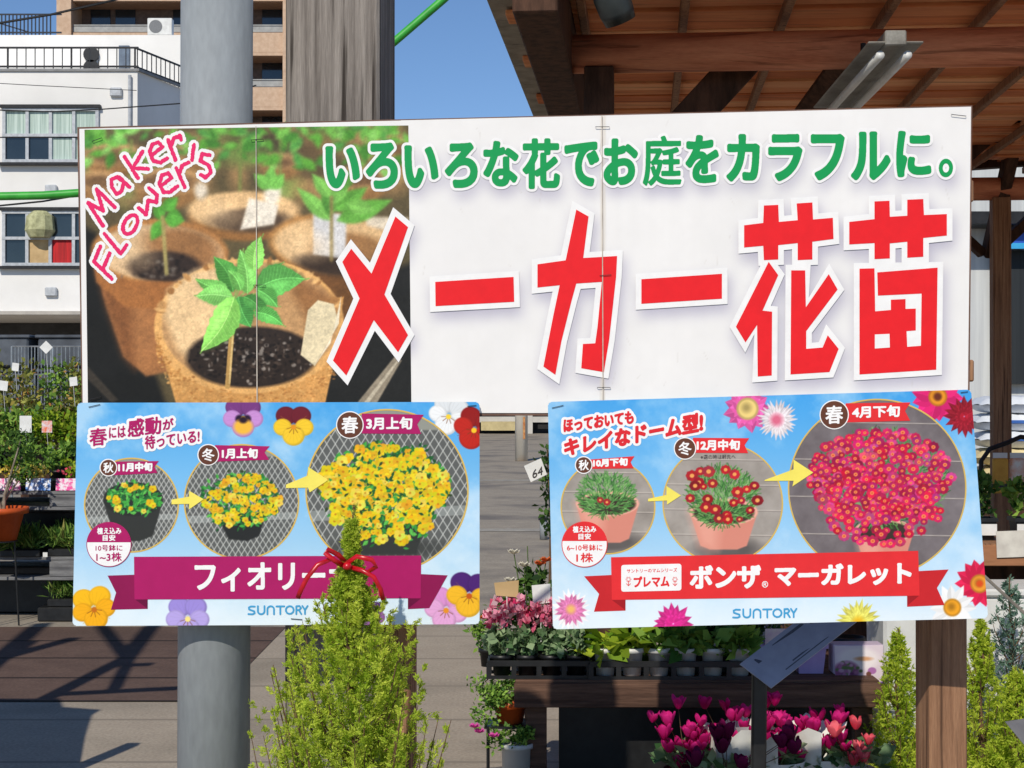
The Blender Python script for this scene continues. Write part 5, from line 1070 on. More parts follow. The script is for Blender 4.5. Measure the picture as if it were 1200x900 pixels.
# primulas in white pots
tray(at(692, 790, 5.7).x, at(885, 790, 5.7).x, TY + .015, TY + .14, TZ, 6, 'black ring carry tray holding the white pots of green primulas')
for i in range(6):
    x = at(709 + i * 31.5, 790, 5.73).x; PYY = TY + .08; b = Vector((x, PYY, TZ + .006)); lime = i == 0
    t = thing('potted_primula', b, ('sunlit lime green primula spilling over the first white pot of the row', 'second white pot of green primula from the left in the row', 'third white pot of green primula from the left in the row', 'fourth white pot of green primula from the left in the row', 'fifth white pot of green primula from the left in the row', 'rightmost white pot of green primula beside the tilted label')[i], 'potted plant', 'green primulas in white pots')
    pot_mb(b, .043, .1).build('pot', plast_white, t, True)
    n = 46; a = rng.uniform(0, 6.283, n); el = rng.uniform(-.5, .9, n); D = np.stack([np.cos(a), np.sin(a) * .8, el], 1); P = np.array((x, PYY, TZ + .12)) + D * .015 + rng.normal(size=(n, 3)) * (.008, .008, .012)
    foliage('foliage', P, .09 if lime else .078, lf_lime if i < 2 else lf_mid, t, D, .55, .14)
# plants behind the primulas
for i, (u, r_, mm, lab) in enumerate(((745, .14, lf_dark, 'dark leafy plant in the shade behind the second primula'), (800, .15, lf_dark, 'broad dark leafy plant in the shade behind the primulas'), (862, .14, lf_mid, 'leafy green plant in the shade left of the tilted label'))):
    x = at(u, 760, 6).x; b = Vector((x, 6, TZ)); t = thing('potted_foliage_plant', b, lab, 'potted plant', 'leafy plants behind the primulas'); pot_mb(b, .055, .1).build('pot', plast_black, t, True); foliage('foliage', bush(b + Vector((0, 0, .17)), r_, 380, (1.1, .8, .75), 10), .06, mm, t, None, .55)
# alyssum in lavender pots and the pictured carton
for i, (u, lab) in enumerate(((905, 'lavender pot partly hidden under the tilted label'), (948, 'lavender pot with a pale card between tilted label and pictured carton'))):
    x = at(u, 790, 5.82).x; b = Vector((x, 5.82, TZ + .002)); t = thing('potted_alyssum', b, lab, 'potted plant', 'pale flowers in lavender pots'); pot_mb(b, .057, .11, .044, True).build('pot', lav_pot, t)
    foliage('foliage', blob(b + Vector((0, .03, .16)), .07, 150, (1, .9, .8), .1), .02, lf_dark, t); foliage('blossom', blob(b + Vector((0, .03, .2)), .08, 120, (1, .9, .7), .3), .012, palepink_p, t, None, .9)
    MB().box((x, 5.75, TZ + .14), (.075, .002, .06)).build('label_card', pm('cream_label', (226, 212, 200), (206, 176, 190), 25), t)
x0, x1, z1, z0 = at(977, 760, 5.75).x, at(1036, 760, 5.75).x, zz(756, 5.75), zz(808, 5.75)
t = thing('flower_carton', ((x0 + x1) / 2, 5.8, TZ), 'carton printed with purple flowers and a violet base band at the table end', 'carton')
MB().box(((x0 + x1) / 2, 5.8, (TZ + z1) / 2 + .002), (x1 - x0, .09, z1 - TZ - .004), None, 0, .002).build('box', pm('carton_side', (206, 190, 206), (186, 168, 190), 9), t)
cc = Canvas([(978, 757), (1035, 756), (979, 806), (1034, 806)], 1.6, (222, 206, 216)); cc.ell(1006, 772, 24, 13, (238, 228, 230), 0, 5); cc.ell(992, 787, 15, 12, (146, 84, 128), 0, 4)
for k in range(60): cc.ell(r3.gauss(992, 6), r3.gauss(787, 5), 2.2, 1.8, r3.choice([(170,110,150),(120,60,104),(196,150,180),(96,120,70)]), 0, 1.2)
cc.ell(1022, 786, 5, 4, (170, 110, 170)); cc.ell(1018, 790, 3, 3, (110, 70, 60)); cc.ell(1012, 772, 10, 2.5, (214, 160, 120), 0, 2); cc.poly([(978, 800), (1035, 799), (1035, 807), (978, 807)], (108, 70, 150)); cc.sheet('printed_front', 5.752, t)
b = Vector(((x0 + x1) / 2 + .02, 6.02, TZ)); t = thing('potted_alyssum', b, 'dark bushy plant with pale pink flowers behind the pictured carton', 'potted plant'); pot_mb(b, .06, .1).build('pot', plast_black, t, True)
foliage('foliage', bush(b + Vector((0, 0, .25)), .16, 420, (1.1, .8, .9)), .026, lf_dark, t); foliage('blossom', blob(b + Vector((0, -.03, .28)), .15, 90, (1.1, .8, .8), .5), .014, palepink_p, t, None, .9)

# tilted label on a black stake in front of the table
q = [at(867, 778, 3.555), at(904, 806, 3.52), at(1012, 722, 3.62), at(975, 696, 3.66)]
t = thing('label_stand', (q[0].x + .03, 3.55, 0), 'blue grey tilted label plate on a black stake in front of the primulas', 'label stand')
nn = (q[1] - q[0]).cross(q[3] - q[0]).normalized() * .004
if nn.y < 0: nn = -nn
MB().add(q + [p + nn for p in q], [(0, 1, 2, 3), (7, 6, 5, 4), (0, 4, 5, 1), (1, 5, 6, 2), (2, 6, 7, 3), (3, 7, 4, 0)]).build('plate', pm('pale_label_plate', (150, 162, 190), (138, 150, 178), 20, rough=.4), t)
def qp(a, b): return (q[0] * (1 - a) + q[1] * a) * (1 - b) + (q[3] * (1 - a) + q[2] * a) * b - nn * .12
pr = MB(); gr = pm('printed_grey', (84, 92, 112), (64, 72, 92), 60)
for a0, a1, b0, b1 in ((.12, .2, .3, .62), (.28, .36, .3, .55), (.44, .5, .34, .6), (.2, .55, .66, .84), (.62, .68, .3, .8), (.76, .8, .3, .74), (.1, .34, .86, .97), (.4, .44, .66, .95), (.5, .54, .66, .92), (.84, .87, .2, .66), (.14, .3, .1, .22)): pr.add([qp(a0, b0), qp(a1, b0), qp(a1, b1), qp(a0, b1)], [(0, 1, 2, 3)])
pr.build('printed_block', gr, t)
m_ = (q[0] + q[1]) / 2 + Vector((.012, .02, .006)); MB().beam(m_, (m_.x - .012, 3.55, 0), .033, .022, 0, (0, 1, 0)).build('stake', plast_black, t)

# front row of cyclamens on a low bench
by = 5.28
t = thing('low_bench', (.8, by, 0), 'low timber bench carrying the magenta cyclamens in front of the table', 'bench')
for i in range(3): MB().box((.78, by - .12 + i * .12, .135), (1.1, .115, .03), None, 0, .003).build('top_board', wood_table, t)
for x in (.3, 1.26):
    for y in (by - .12, by + .12): MB().box((x, y, .06), (.06, .06, .12), None, 0, .003).build('leg', wood_table, t)
sleeve = pm('white_paper_sleeve', (240, 238, 230), (226, 224, 216), 15, rough=.7)
CY = [(800, mag_p, red_pot, False, 'magenta cyclamen with wine red pot at the left end of the low bench'), (856, mag_p, red_pot, True, 'magenta cyclamen in white paper just left of the black stake'), (912, mag_p, plast_white, True, 'magenta cyclamen in white paper just right of the black stake'), (962, mag_p, plast_white, True, 'bright magenta cyclamen in white paper left of the coral one'), (1004, coral_p, plast_white, False, 'coral pink cyclamen at the right end of the low bench')]
HEADS = [[(765,838),(783,842),(795,822),(812,858),(823,866),(778,858)], [(826,822),(850,824),(858,836),(874,832),(872,848),(838,868)], [(898,820),(908,818),(900,838),(914,842),(890,842),(897,872)], [(985,830),(950,848),(975,850),(945,866),(972,868),(935,858),(990,872)], [(1003,846),(1006,872),(1012,884),(1000,888),(1018,864)]]
for i, (u, pmx, potm, sl, lab) in enumerate(CY):
    Yc = by + (.03 if i % 2 else -.02); x = at(u, 880, Yc).x; b = Vector((x, Yc, .15)); t = thing('potted_cyclamen', b, lab, 'potted plant', 'cyclamens on the low bench')
    pot_mb(b, .06, .11).build('pot', potm, t, True)
    if sl:
        ms = MB(); n = 18; r_ = [(.062, .02), (.09, .14), (.128, .235)]; V = []
        for j, (rr, z) in enumerate(r_):
            for k in range(n): a = 6.283 * k / n; w_ = 1 + (.13 * math.sin(k * 2.1 + i) if j == 2 else 0); V.append((b.x + rr * w_ * math.cos(a), b.y + rr * w_ * math.sin(a), b.z + z + (.022 * math.sin(k * 1.7 + i * 2) if j == 2 else 0)))
        ms.add(V, [(j * n + k, j * n + (k + 1) % n, (j + 1) * n + (k + 1) % n, (j + 1) * n + k) for j in range(2) for k in range(n) if not (j == 1 and (k + 5) % 18 in (0, 1, 2, 3, 4, 5, 6) and i != 1)]); o = ms.build('paper_sleeve', sleeve, t, True)
    n = 70; a = rng.uniform(0, 6.283, n); D = np.stack([np.cos(a), np.sin(a), rng.uniform(-.1, .7, n)], 1); foliage('foliage', np.array(b) + (0, 0, .13) + D * rng.uniform(.02, .075, n)[:, None], .05, lf_grey, t, D, .85, .1)
    extra = [(u + rng.uniform(-26, 24), rng.uniform(832, 892)) for _ in range(12 if i < 4 else 1)]
    for k, (hu, hv) in enumerate(HEADS[i] + extra):
        yy = Yc + (.05 if hv < 840 else -.05) + .014 * ((k * 7 + i) % 3 - 1); p = at(hu, hv + 7, yy); cyc_flower(b + Vector((rng.uniform(-.015, .015), rng.uniform(-.015, .015), .12)), p, .034 + .006 * ((k * 5 + i) % 3), pmx, t, i * 20 + k)
b = Vector((at(852, 890, 5.08).x, 5.1, .15)); t = thing('potted_cyclamen', b, 'dark purple cyclamen in the shade at the front of the low bench', 'potted plant', 'cyclamens on the low bench'); pot_mb(b, .045, .08).build('pot', red_pot, t, True)
foliage('foliage', blob(b + Vector((0, 0, .12)), .08, 60, (1, .8, .6), .2), .05, lf_grey, t, None, .8)
for k, (hu, hv) in enumerate(((842, 862), (852, 858), (846, 874), (815, 890), (870, 895), (916, 868), (925, 860), (930, 875))): cyc_flower(b + Vector((0, 0, .09)), at(hu, hv + 6, 5.06), .052, purple_p, t, 300 + k)

# plant stand at the table's left end
px_, pyy = at(588, 860, 5.7).x, 5.75
t = thing('plant_stand', (px_, pyy, 0), 'black wire plant stand at the left end of the display table', 'stand')
for z, dx in ((.305, .012), (.045, .03)): MB().box((px_ + dx, pyy, z), (.15, .15, .008)).build('shelf', plast_black, t)
for sx in (-.05, .08):
    for sy in (-.07, .07): MB().tube([(px_ + sx, pyy + sy, 0), (px_ + sx, pyy + sy, .31)], .005, 6).build('leg', plast_black, t)
b = Vector((at(598, 850, 5.7).x, pyy, .311)); t = thing('potted_geranium', b, 'trailing green plant in an orange pot on the stand beside the table leg', 'potted plant')
pot_mb(b, .062, .085, rim=.02).build('pot', terracotta, t, True); foliage('foliage', np.concatenate([bush(b + Vector((-.06, -.02, .115)), .12, 700, (1.1, .8, .6), 12), blob(b + Vector((-.09, -.05, .03)), .06, 160, (1, .8, .9))]), .02, lf_mid, t, None, .5)
b = Vector((at(606, 890, 5.6).x, pyy - .06, .051)); t = thing('potted_geranium', b, 'plant with pink flowers in a white pot below the orange pot', 'potted plant')
pot_mb(b, .06, .2, .05).build('pot', plast_white, t, True); foliage('foliage', np.concatenate([bush(b + Vector((-.01, -.03, .235)), .07, 300, (1.2, .8, .7)), blob(b + Vector((-.08, -.04, .21)), .035, 60)]), .022, lf_mid, t, None, .5)
for u, v in ((562, 857), (579, 862), (556, 851)): m = MB(); rose_head(m, at(u, v, 5.6), .022); m.build('flower', lil_p, t)

# ------------------------------------------------------------ conifers
FY = YS - .26; gb = at(412, 800, FY); pxm = FY / F
conifer('goldcrest_conifer', (gb.x, FY, 0), zz(592, FY), [(0, .15), (.3, 132 * pxm), (.49, 124 * pxm), (.6, 114 * pxm), (.7, 98 * pxm), (.77, 74 * pxm), (.83, 44 * pxm), (.87, 20 * pxm), (.91, 8 * pxm), (1, 3 * pxm)], 430, lf_gold, 'lime green young conifer with a red ribbon in front of the left poster', 3, .0076, .3, None, 14, 40, 2.1, .019, 420)
rr_ = pm('red_satin', (206, 16, 34), (160, 8, 22), 40, (1, 1, 1), .3, spec=.6)
t = thing('ribbon_bow', at(405, 662, FY + (1.33 - 1.345)), 'red satin ribbon bow tied around the tip of the front conifer', 'ribbon')
def strip(name, P, wd):
    m = MB(); pts = [at(u, v, y) for u, v, y in P]; V = []
    for i, p in enumerate(pts):
        d = (pts[min(i+1, len(pts)-1)] - pts[max(i-1, 0)]).normalized(); n_ = d.cross(Vector((0, -1, .25))).normalized() * wd; V += [p + n_, p - n_]
    m.add(V, [(2*i, 2*i+1, 2*i+3, 2*i+2) for i in range(len(pts)-1)]); o = m.build(name, rr_, t, True); s_ = o.modifiers.new('thickness', 'SOLIDIFY'); s_.thickness = .0008
strip('tail', [(404, 663, FY + (1.325 - 1.345)), (388, 655, FY + (1.31 - 1.345)), (372, 662, FY + (1.30 - 1.345)), (360, 677, FY + (1.30 - 1.345)), (352, 693, FY + (1.31 - 1.345)), (349, 701, FY + (1.315 - 1.345))], .0044)
strip('loop', [(404, 664, FY + (1.325 - 1.345)), (392, 657, FY + (1.31 - 1.345)), (381, 648, FY + (1.30 - 1.345)), (384, 644, FY + (1.31 - 1.345)), (396, 650, FY + (1.325 - 1.345)), (406, 660, FY + (1.33 - 1.345))], .0046)
strip('loop', [(404, 662, FY + (1.325 - 1.345)), (418, 652, FY + (1.31 - 1.345)), (436, 656, FY + (1.30 - 1.345)), (441, 664, FY + (1.31 - 1.345)), (430, 671, FY + (1.32 - 1.345)), (414, 666, FY + (1.325 - 1.345))], .0044)
strip('tail', [(408, 664, FY + (1.325 - 1.345)), (424, 668, FY + (1.31 - 1.345)), (438, 676, FY + (1.305 - 1.345)), (446, 690, FY + (1.31 - 1.345)), (449, 703, FY + (1.315 - 1.345))], .004)
MB().lathe([(.002, -.006), (.008, -.004), (.009, .002), (.006, .007), (.001, .008)], at(407, 664, FY + (1.318 - 1.345)), 12).build('knot', rr_, t, True)
shp = lambda r: [(0, r * .9), (.2, r), (.45, r * .78), (.7, r * .45), (.88, r * .2), (1, r * .04)]
for u, Y, vt, r, lab, sd_, mm in ((1052, 5.6, 737, .15, 'narrow lime green conifer just left of the right sign leg', 11, lf_lime2), (1150, 5.62, 722, .16, 'lime green feathery conifer just right of the right sign leg', 12, lf_lime2), (1192, 5.42, 782, .2, 'bright lime conifer low in the bottom right corner', 13, lf_lime2)):
    conifer('golden_cypress', (at(u, 800, Y).x, Y, 0), zz(vt, Y), shp(r), 120, mm, lab, sd_, .015, .12, 'small conifers by the right sign leg', 10, 13, 2.2, .02, 120)
conifer('juniper', (at(1185, 800, 5.75).x, 5.75, 0), zz(676, 5.75), [(0, .06), (.4, .12), (.7, .1), (.9, .05), (1, .01)], 70, lf_blue, 'blue green juniper with open twigs at the right edge', 14, .018, .15, None, 8, 9, 1.7, .03, 60)
t = thing('foam_planter', (2.0, 6.1, 0), 'long white foam planter box standing behind the right conifers', 'planter')
MB().box((2.05, 6.1, .37), (1.3, .3, .74), None, 0, .012).build('box', plast_white, t); MB().box((2.05, 6.1, .755), (1.34, .33, .03), None, 0, .008).build('rim', plast_white, t)
tag(MB().tube([at(1150, 672, 5.6), at(1215, 732, 5.4)], .006, 6).build('support_cane', pm('grey_cane', (140, 134, 124), (110, 104, 96), 20)), 'grey cane leaning across the juniper at the right edge', 'cane')
q = [at(1178, 846, 4.6), at(1230, 838, 4.65), at(1240, 890, 4.5), at(1216, 892, 4.48)]
t = thing('grey_board', (q[0].x, 4.55, 0), 'dark grey board corner leaning in at the bottom right edge', 'board'); MB().add(q + [p + Vector((0, .006, 0)) for p in q], [(0, 1, 2, 3), (7, 6, 5, 4), (0, 4, 5, 1), (1, 5, 6, 2), (2, 6, 7, 3), (3, 7, 4, 0)]).build('panel', pm('grey_board_face', (120, 120, 122), (104, 104, 108), 9), t)
MB().beam((q[2].x, 4.6, 0), (q[2].x, 4.6, .5), .03, .02).build('stake', plast_black, t)

# ------------------------------------------------------------ shelf and goods under the pergola, right edge
SY = 6.9
t = thing('plant_shelf', (2.2, SY + .3, 0), 'brown timber plant shelf under the pergola at the right edge', 'shelf')
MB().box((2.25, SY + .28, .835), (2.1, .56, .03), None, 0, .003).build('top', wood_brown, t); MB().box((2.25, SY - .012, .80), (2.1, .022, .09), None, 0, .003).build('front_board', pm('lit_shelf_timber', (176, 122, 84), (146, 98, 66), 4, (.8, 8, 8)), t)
for x in (1.3, 3.2):
    for y in (SY + .06, SY + .5): MB().box((x, y, .41), (.06, .06, .82)).build('leg', wood_dark, t)
MB().box((2.25, SY + .52, .45), (2.0, .02, .74)).build('back_panel', wood_dark, t)
for i in range(9):
    x = 1.35 + i * .19; b = Vector((x, SY + .2, .851)); t = thing('potted_herb', b, WORD[i] + ' herb pot from the left on the right shelf' if i < 7 else ('eighth', 'ninth')[i - 7] + ' herb pot from the left on the right shelf', 'potted plant', 'herb pots along the right shelf')
    pot_mb(b, .055, .1, .042, True).build('pot', plast_black, t); MB().box((x, SY + .136, .90), (.1, .003, .05)).build('label_card', paper, t)
    foliage('foliage', bush(b + Vector((0, 0, .2)), .12, 200, (.85, .8, .95), 8), .04, (lf_mid, lf_dark, lf_mid)[i % 3], t, None, .5)
    if i % 2: MB().box((x + .03, SY + .1, .98), (.014, .002, .12), Matrix.Rotation(R(15), 3, 'Y')).build('name_stick', plast_white, t)
tag(MB().box(at(1200, 637, SY - .03), (.24, .003, .115), Matrix.Rotation(R(-2), 3, 'Y')).build('price_card', pm('aged_card', (222, 218, 206), (196, 190, 180), 12)), 'white price card standing on the front of the right shelf', 'card')
# soil bags
bagw = pm('white_blue_bag', (236, 238, 240), (206, 212, 220), 3, rough=.4); bagc = pm('cream_bag', (232, 216, 170), (206, 188, 140), 3, rough=.4); bagb = pm('blue_bag_print', (70, 116, 190), (56, 96, 170), 5, rough=.4)
def bag(x, y, z, mm, label, stripe):
    t = thing('soil_bag', (x, y, z), label, 'bag', 'soil bags stacked under the pergola'); V = []; nx, ny = 12, 8; fs = []
    for s in (1, -1):
        for j in range(ny + 1):
            for i in range(nx + 1):
                a, b2 = i / nx * 2 - 1, j / ny * 2 - 1; h = .075 * max(0, (1 - a ** 4) * (1 - b2 ** 4)) ** .5; V.append((x + a * .36 + .01 * math.sin(b2 * 5 + x), y + b2 * .24, z + .075 + s * h + (.008 * math.sin(a * 9 + b2 * 4) if s > 0 else 0)))
    k = (nx + 1) * (ny + 1)
    for s in range(2):
        for j in range(ny):
            for i in range(nx): f = (s*k + j*(nx+1) + i, s*k + j*(nx+1) + i + 1, s*k + (j+1)*(nx+1) + i + 1, s*k + (j+1)*(nx+1) + i); fs.append(f if s == 0 else f[::-1])
    MB().add(V, fs).build('sack', mm, t, True)
    if stripe: MB().box((x, y - .236, z + .08), (.5, .022, .03), None, 0, .004).build('printed_stripe', bagb, t)
bx_ = at(1185, 500, 13.5).x
LB = ['bottom cream soil bag of the stack at the right edge', 'second cream soil bag from the bottom at the right edge', 'third cream soil bag from the bottom at the right edge', 'fourth bag of the right stack, white with blue stripe', 'fifth bag of the right stack, white with blue stripe', 'top white bag of the right stack']
tag(MB().box((bx_, 13.5, .3), (1.6, .8, .6)).build('pallet_block', wood_dark), 'dark timber pallet base under the soil bags', 'pallet')
for i in range(6): bag(bx_ + .03 * (i % 2), 13.5, .602 + i * .148, bagc if i < 3 else bagw, LB[i], i in (3, 4))
LB2 = ['bottom cream bag of the stack beside the sign', 'second cream bag from the bottom beside the sign', 'third bag up beside the sign, white and blue', 'fourth bag up beside the sign, plain white', 'top blue striped bag beside the sign']
tag(MB().box((bx_ - .86, 14.1, .3), (.8, .7, .6)).build('pallet_block', wood_dark), 'dark timber pallet base under the left bag stack', 'pallet')
for i in range(5): bag(bx_ - .86, 14.1, .602 + i * .148, bagc if i < 2 else bagw, LB2[i], i in (2, 4))
# low frame with bottles / packets in front of the bags
for i, (u, mm, lab) in enumerate(((1172, pm('yellow_packet', (226, 172, 70), (196, 140, 50), 8), 'yellow packet standing behind the right shelf plants'), (1192, pm('orange_packet', (222, 130, 60), (230, 226, 216), 12), 'orange and white packet standing behind the right shelf plants'))):
    p = at(u, 545, 9.0); t = thing('fertiliser_packet', (p.x, 9.0, .99), lab, 'packet'); MB().box((p.x, 9.0, p.z - .06), (.085, .04, .2), None, 0, .008).build('packet', mm, t); MB().box((p.x, 9.0, p.z + .055), (.08, .012, .03)).build('sealed_top', plast_white, t)
t = thing('goods_rack', (at(1185, 560, 9.1).x, 9.1, 0), 'black wire rack with a hooped top behind the right shelf plants', 'rack'); rk0 = at(1150, 530, 9.1); rk1 = at(1240, 530, 9.1)
MB().tube([at(1148, 600, 9.1), at(1150, 540, 9.1), at(1160, 526, 9.1), at(1180, 519, 9.1), at(1196, 512, 9.1), at(1230, 516, 9.1)], .014, 8).build('hoop', plast_black, t); MB().box(((rk0.x + rk1.x) / 2, 9.1, .985), (rk1.x - rk0.x, .3, .02)).build('shelf', plast_black, t)
for x in (rk0.x, rk1.x): MB().tube([(x, 9.1, 0), (x, 9.1, 1.1)], .012, 6).build('leg', plast_black, t)
# shop wall
WY = 19.5; t = thing('shop_building', (at(1200, 400, WY).x + 1, WY, 0), 'grey shop front with dark awning, blue sign and black curtain at the right edge', 'building')
wx0 = at(1080, 300, WY).x; zA, zB_ = zz(252, WY), zz(266, WY)
MB().box((wx0 + 4, WY + .3, zz(120, WY) / 2), (8, .2, zz(120, WY))).build('wall', pm('pale_metal_cladding', (206, 208, 206), (188, 190, 190), 2, (8, 1, .3), .6), t)
MB().box((wx0 + 4, WY - .1, (zA + zB_) / 2), (8, .6, zA - zB_)).build('awning', metal_dark, t)
a0, a1 = at(1168, 268, WY - .2), at(1290, 291, WY - .2); MB().box(((a0.x + a1.x) / 2, WY - .15, (a0.z + a1.z) / 2), (a1.x - a0.x, .06, a0.z - a1.z)).build('sign_panel', pm('blue_sign', (44, 92, 190), (30, 74, 168), 4, rough=.4), t); MB().box(((a0.x + a1.x) / 2, WY - .19, a1.z + .03), (a1.x - a0.x, .03, .07)).build('sign_stripe', pm('cyan_stripe', (60, 170, 224), (50, 156, 212), 4), t)
a0, a1 = at(1177, 292, WY - .1), at(1330, 450, WY - .1); MB().box(((a0.x + a1.x) / 2, WY + .1, (a0.z + a1.z) / 2), (a1.x - a0.x, .08, a0.z - a1.z)).build('curtain', pm('black_curtain', (40, 46, 50), (26, 30, 34), 3, (8, 1, .1), .7), t)
x = at(1172, 350, WY - .1).x; MB().tube([(x, WY + .12, 0), (x, WY + .12, zB_)], .06, 12).build('downpipe', alu, t)

# ------------------------------------------------------------ left plant staging
LY = 10.49; lx0, lx1 = -3.95, -2.3
pal = pm('grey_pallet', (128, 128, 128), (86, 86, 88), 5, (1, 8, 8), .8, .2, fine=.3)
def pallet(z0, z1, y0, label):
    t = thing('shipping_pallet', ((lx0 + lx1) / 2, y0 + .5, z0), label, 'pallet', 'grey pallets of the left plant staging'); y1 = y0 + 1.0
    for i in range(6): MB().box(((lx0 + lx1) / 2, y0 + .08 + i * .165, z1 - .011), (lx1 - lx0, .145, .022), None, 0, .002).build('deck_board', pal, t)
    for x in (lx0 + .1, -2.98, lx1 - .1):
        for y in (y0 + .07, y0 + .93): MB().box((x, y, (z0 + z1) / 2), (.19, .12, z1 - z0 - .046), None, 0, .004).build('block', pal, t)
    for y in (y0 + .07, y0 + .93): MB().box(((lx0 + lx1) / 2, y, z0 + .011), (lx1 - lx0, .14, .022), None, 0, .002).build('bottom_board', pal, t)
pallet(.735, .86, LY, 'upper grey pallet of the left staging carrying labelled flower pots'); pallet(.27, .425, LY, 'lower grey pallet of the left staging between the grass trays')
for i, (z0, z1, lab) in enumerate(((0, .27, 'dark crate on the ground under the lower pallet'), (.425, .735, 'dark crate between the two grey pallets'))):
    t = thing('plastic_crate', (-3.1, LY + .65, z0), lab, 'crate'); MB().box((-3.1, LY + .68, (z0 + z1) / 2), (1.5, .6, z1 - z0), None, 0, .01).build('body', plast_black, t); MB().box((-3.1, LY + .68, z1 - .03), (1.54, .64, .03), None, 0, .006).build('rim', plast_black, t)
def grass_tray(x, y, z, wd, dp, hg, label, n):
    t = thing('grass_tray', (x, y, z), label, 'tray', 'trays of green grass plants'); MB().box((x, y, z + .025), (wd, dp, .05), None, 0, .006).build('tray', plast_black, t)
    P = np.stack([rng.uniform(x - wd/2, x + wd/2, n), rng.uniform(y - dp/2, y + dp/2, n), np.full(n, z + .05) + rng.uniform(0, hg * .55, n)], 1); D = rng.normal(size=(n, 3)) * .6 + (0, -.25, 1.0)
    o = foliage('grass', P, hg * .55, grass_m, t, D, .13, .05); o['kind'] = 'stuff'
grass_tray(-3.46, LY + .03, .425, .66, .1, .17, 'narrow left tray of green grass on the lower pallet', 1400); grass_tray(-2.76, LY + .2, .425, .66, .36, .17, 'right tray of green grass on the lower pallet', 2600); grass_tray(-2.72, LY + .18, .09, .75, .3, .14, 'tray of grass in the shade under the lower pallet', 1800)
tag(MB().box(at(53, 650, LY - .03), (.03, .004, .03)).build('plant_tag', paper), 'tiny white tag on the front of the grass tray', 'tag')
MB_b = MB().box((-2.72, LY + .18, .045), (.85, .4, .09), None, 0, .006); tag(MB_b.build('plastic_box', plast_black), 'black box under the lowest grass tray', 'box')
pk, bl = pm('pink_label', (236, 84, 160), (240, 232, 238), 34, rough=.5, lo=.44, hi=.56), pm('blue_label', (96, 150, 222), (238, 238, 242), 30, rough=.5, lo=.44, hi=.56)
for i in range(8):
    x = -3.75 + i * .2; b = Vector((x, LY + .1, .862)); t = thing('flower_pack', b, (WORD + ['eighth'])[i] + ' flower pack from the left along the upper pallet edge', 'flower pack', 'flower packs on the upper pallet'); MB().box((x, LY + .1, .9), (.18, .16, .075), None, 0, .008).build('tray', plast_black, t)
    MB().box((x, LY + .012, .905), (.165, .003, .08), Matrix.Rotation(R(-8), 3, 'X')).build('label_card', (bl, pk, pk)[i % 3], t)
    foliage('foliage', bush((x, LY + .12, 1.0), .12, 200, (.9, .9, .7), 7), .035, lf_mid if i % 2 else lf_lime, t, None, .5)
    foliage('blossom', blob((x, LY + .04, .99), .08, 60 if i < 4 else 14, (1.1, .6, .5)), .024, yel_p if i < 4 else coral_p, t, None, .9)
for i in range(7):
    x = -3.85 + i * .24; b = Vector((x, LY + .42, .862)); t = thing('potted_shrub', b, (WORD)[i] + ' low green shrub from the left behind the flower packs', 'potted plant', 'low shrubs behind the flower packs'); pot_mb(b, .07, .12).build('pot', plast_black, t, True); foliage('foliage', bush((x, LY + .42, 1.08), .17, 320, (1, .9, .8), 9), .04, (lf_mid, lf_dark, lf_mid)[i % 3], t, None, .5)
# small tree in the orange pot
p = at(8, 607, LY - .2); t = thing('potted_tree', (p.x, LY - .2, .555), 'small twisted tree in a terracotta orange pot at the left edge', 'potted plant')
tc_ = Vector((p.x - .04, LY - .2, .555)); MB().lathe([(.1, 0), (.145, .17), (.175, .175), (.18, .215), (.165, .215), (.155, .18), (.01, .18)], tc_, 28).build('pot', terracotta, t, True)
m = MB(); tips = []
for k in range(6):
    a = k * 1.1; e_ = tc_ + Vector((.16 * math.cos(a) + (.04 if k % 2 else -.02), .1 * math.sin(a), .42 + .12 * (k % 3))); m.tube([tc_ + Vector((.01 * k - .03, 0, .17)), tc_ + Vector((.05 * math.cos(a), .04 * math.sin(a), .3)), e_], [.012, .009, .004], 7); tips.append(e_)
m.build('trunk', pm('pale_bark', (164, 152, 134), (120, 108, 94), 14), t); foliage('foliage', np.concatenate([blob(e_, .085, 110, (1.1, 1, .7)) for e_ in tips]), .035, lf_dark, t, None, .5)
t = thing('pot_stand', (p.x - .04, LY - .2, 0), 'thin black metal stand under the terracotta orange pot', 'stand'); MB().tube([(p.x - .04, LY - .2, .545), (p.x - .04, LY - .2, .553)], .11, 20).build('ring', plast_black, t)
for k in range(3): MB().tube([(p.x - .04 + .09 * math.cos(k * 2.1), LY - .2 + .09 * math.sin(k * 2.1), .55), (p.x - .04 + .12 * math.cos(k * 2.1), LY - .2 + .12 * math.sin(k * 2.1), 0)], .006, 6).build('leg', plast_black, t)
# back bench with rose bushes
t = thing('plant_bench', (-3.3, 13, 0), 'dark bench behind the left staging carrying the rose bushes', 'bench'); MB().box((-3.5, 13, .84), (2.6, 1.1, .05), None, 0, .005).build('top', wood_dark, t)
for x in (-4.7, -2.3):
    for y in (12.6, 13.4): MB().box((x, y, .41), (.07, .07, .82)).build('leg', wood_dark, t)
RB = [(-4.55, 12.65, lf_yel, 'yellow leaved bush at the left edge behind the staging'), (-4.25, 13.29, lf_rose, 'thin rose bush with brown leaves near the left edge'), (-4.0, 12.73, lf_rose, 'rose bush with rusty leaves behind the blank white card'), (-3.78, 13.37, lf_mid, 'tall green rose shoot reaching the dark crates'), (-3.62, 12.81, lf_rose, 'rose bush with brown stems behind the orange tag'), (-3.42, 13.29, lf_rose, 'rusty rose bush close to the sign edge'), (-3.2, 12.65, lf_mid, 'green rose bush half hidden by the sign'), (-4.4, 12.5, lf_mid, 'bushy green rose low at the left edge'), (-3.9, 12.48, lf_mid, 'low green bush below the blank white card'), (-3.55, 12.5, lf_lime, 'pale green bush below the orange tag')]
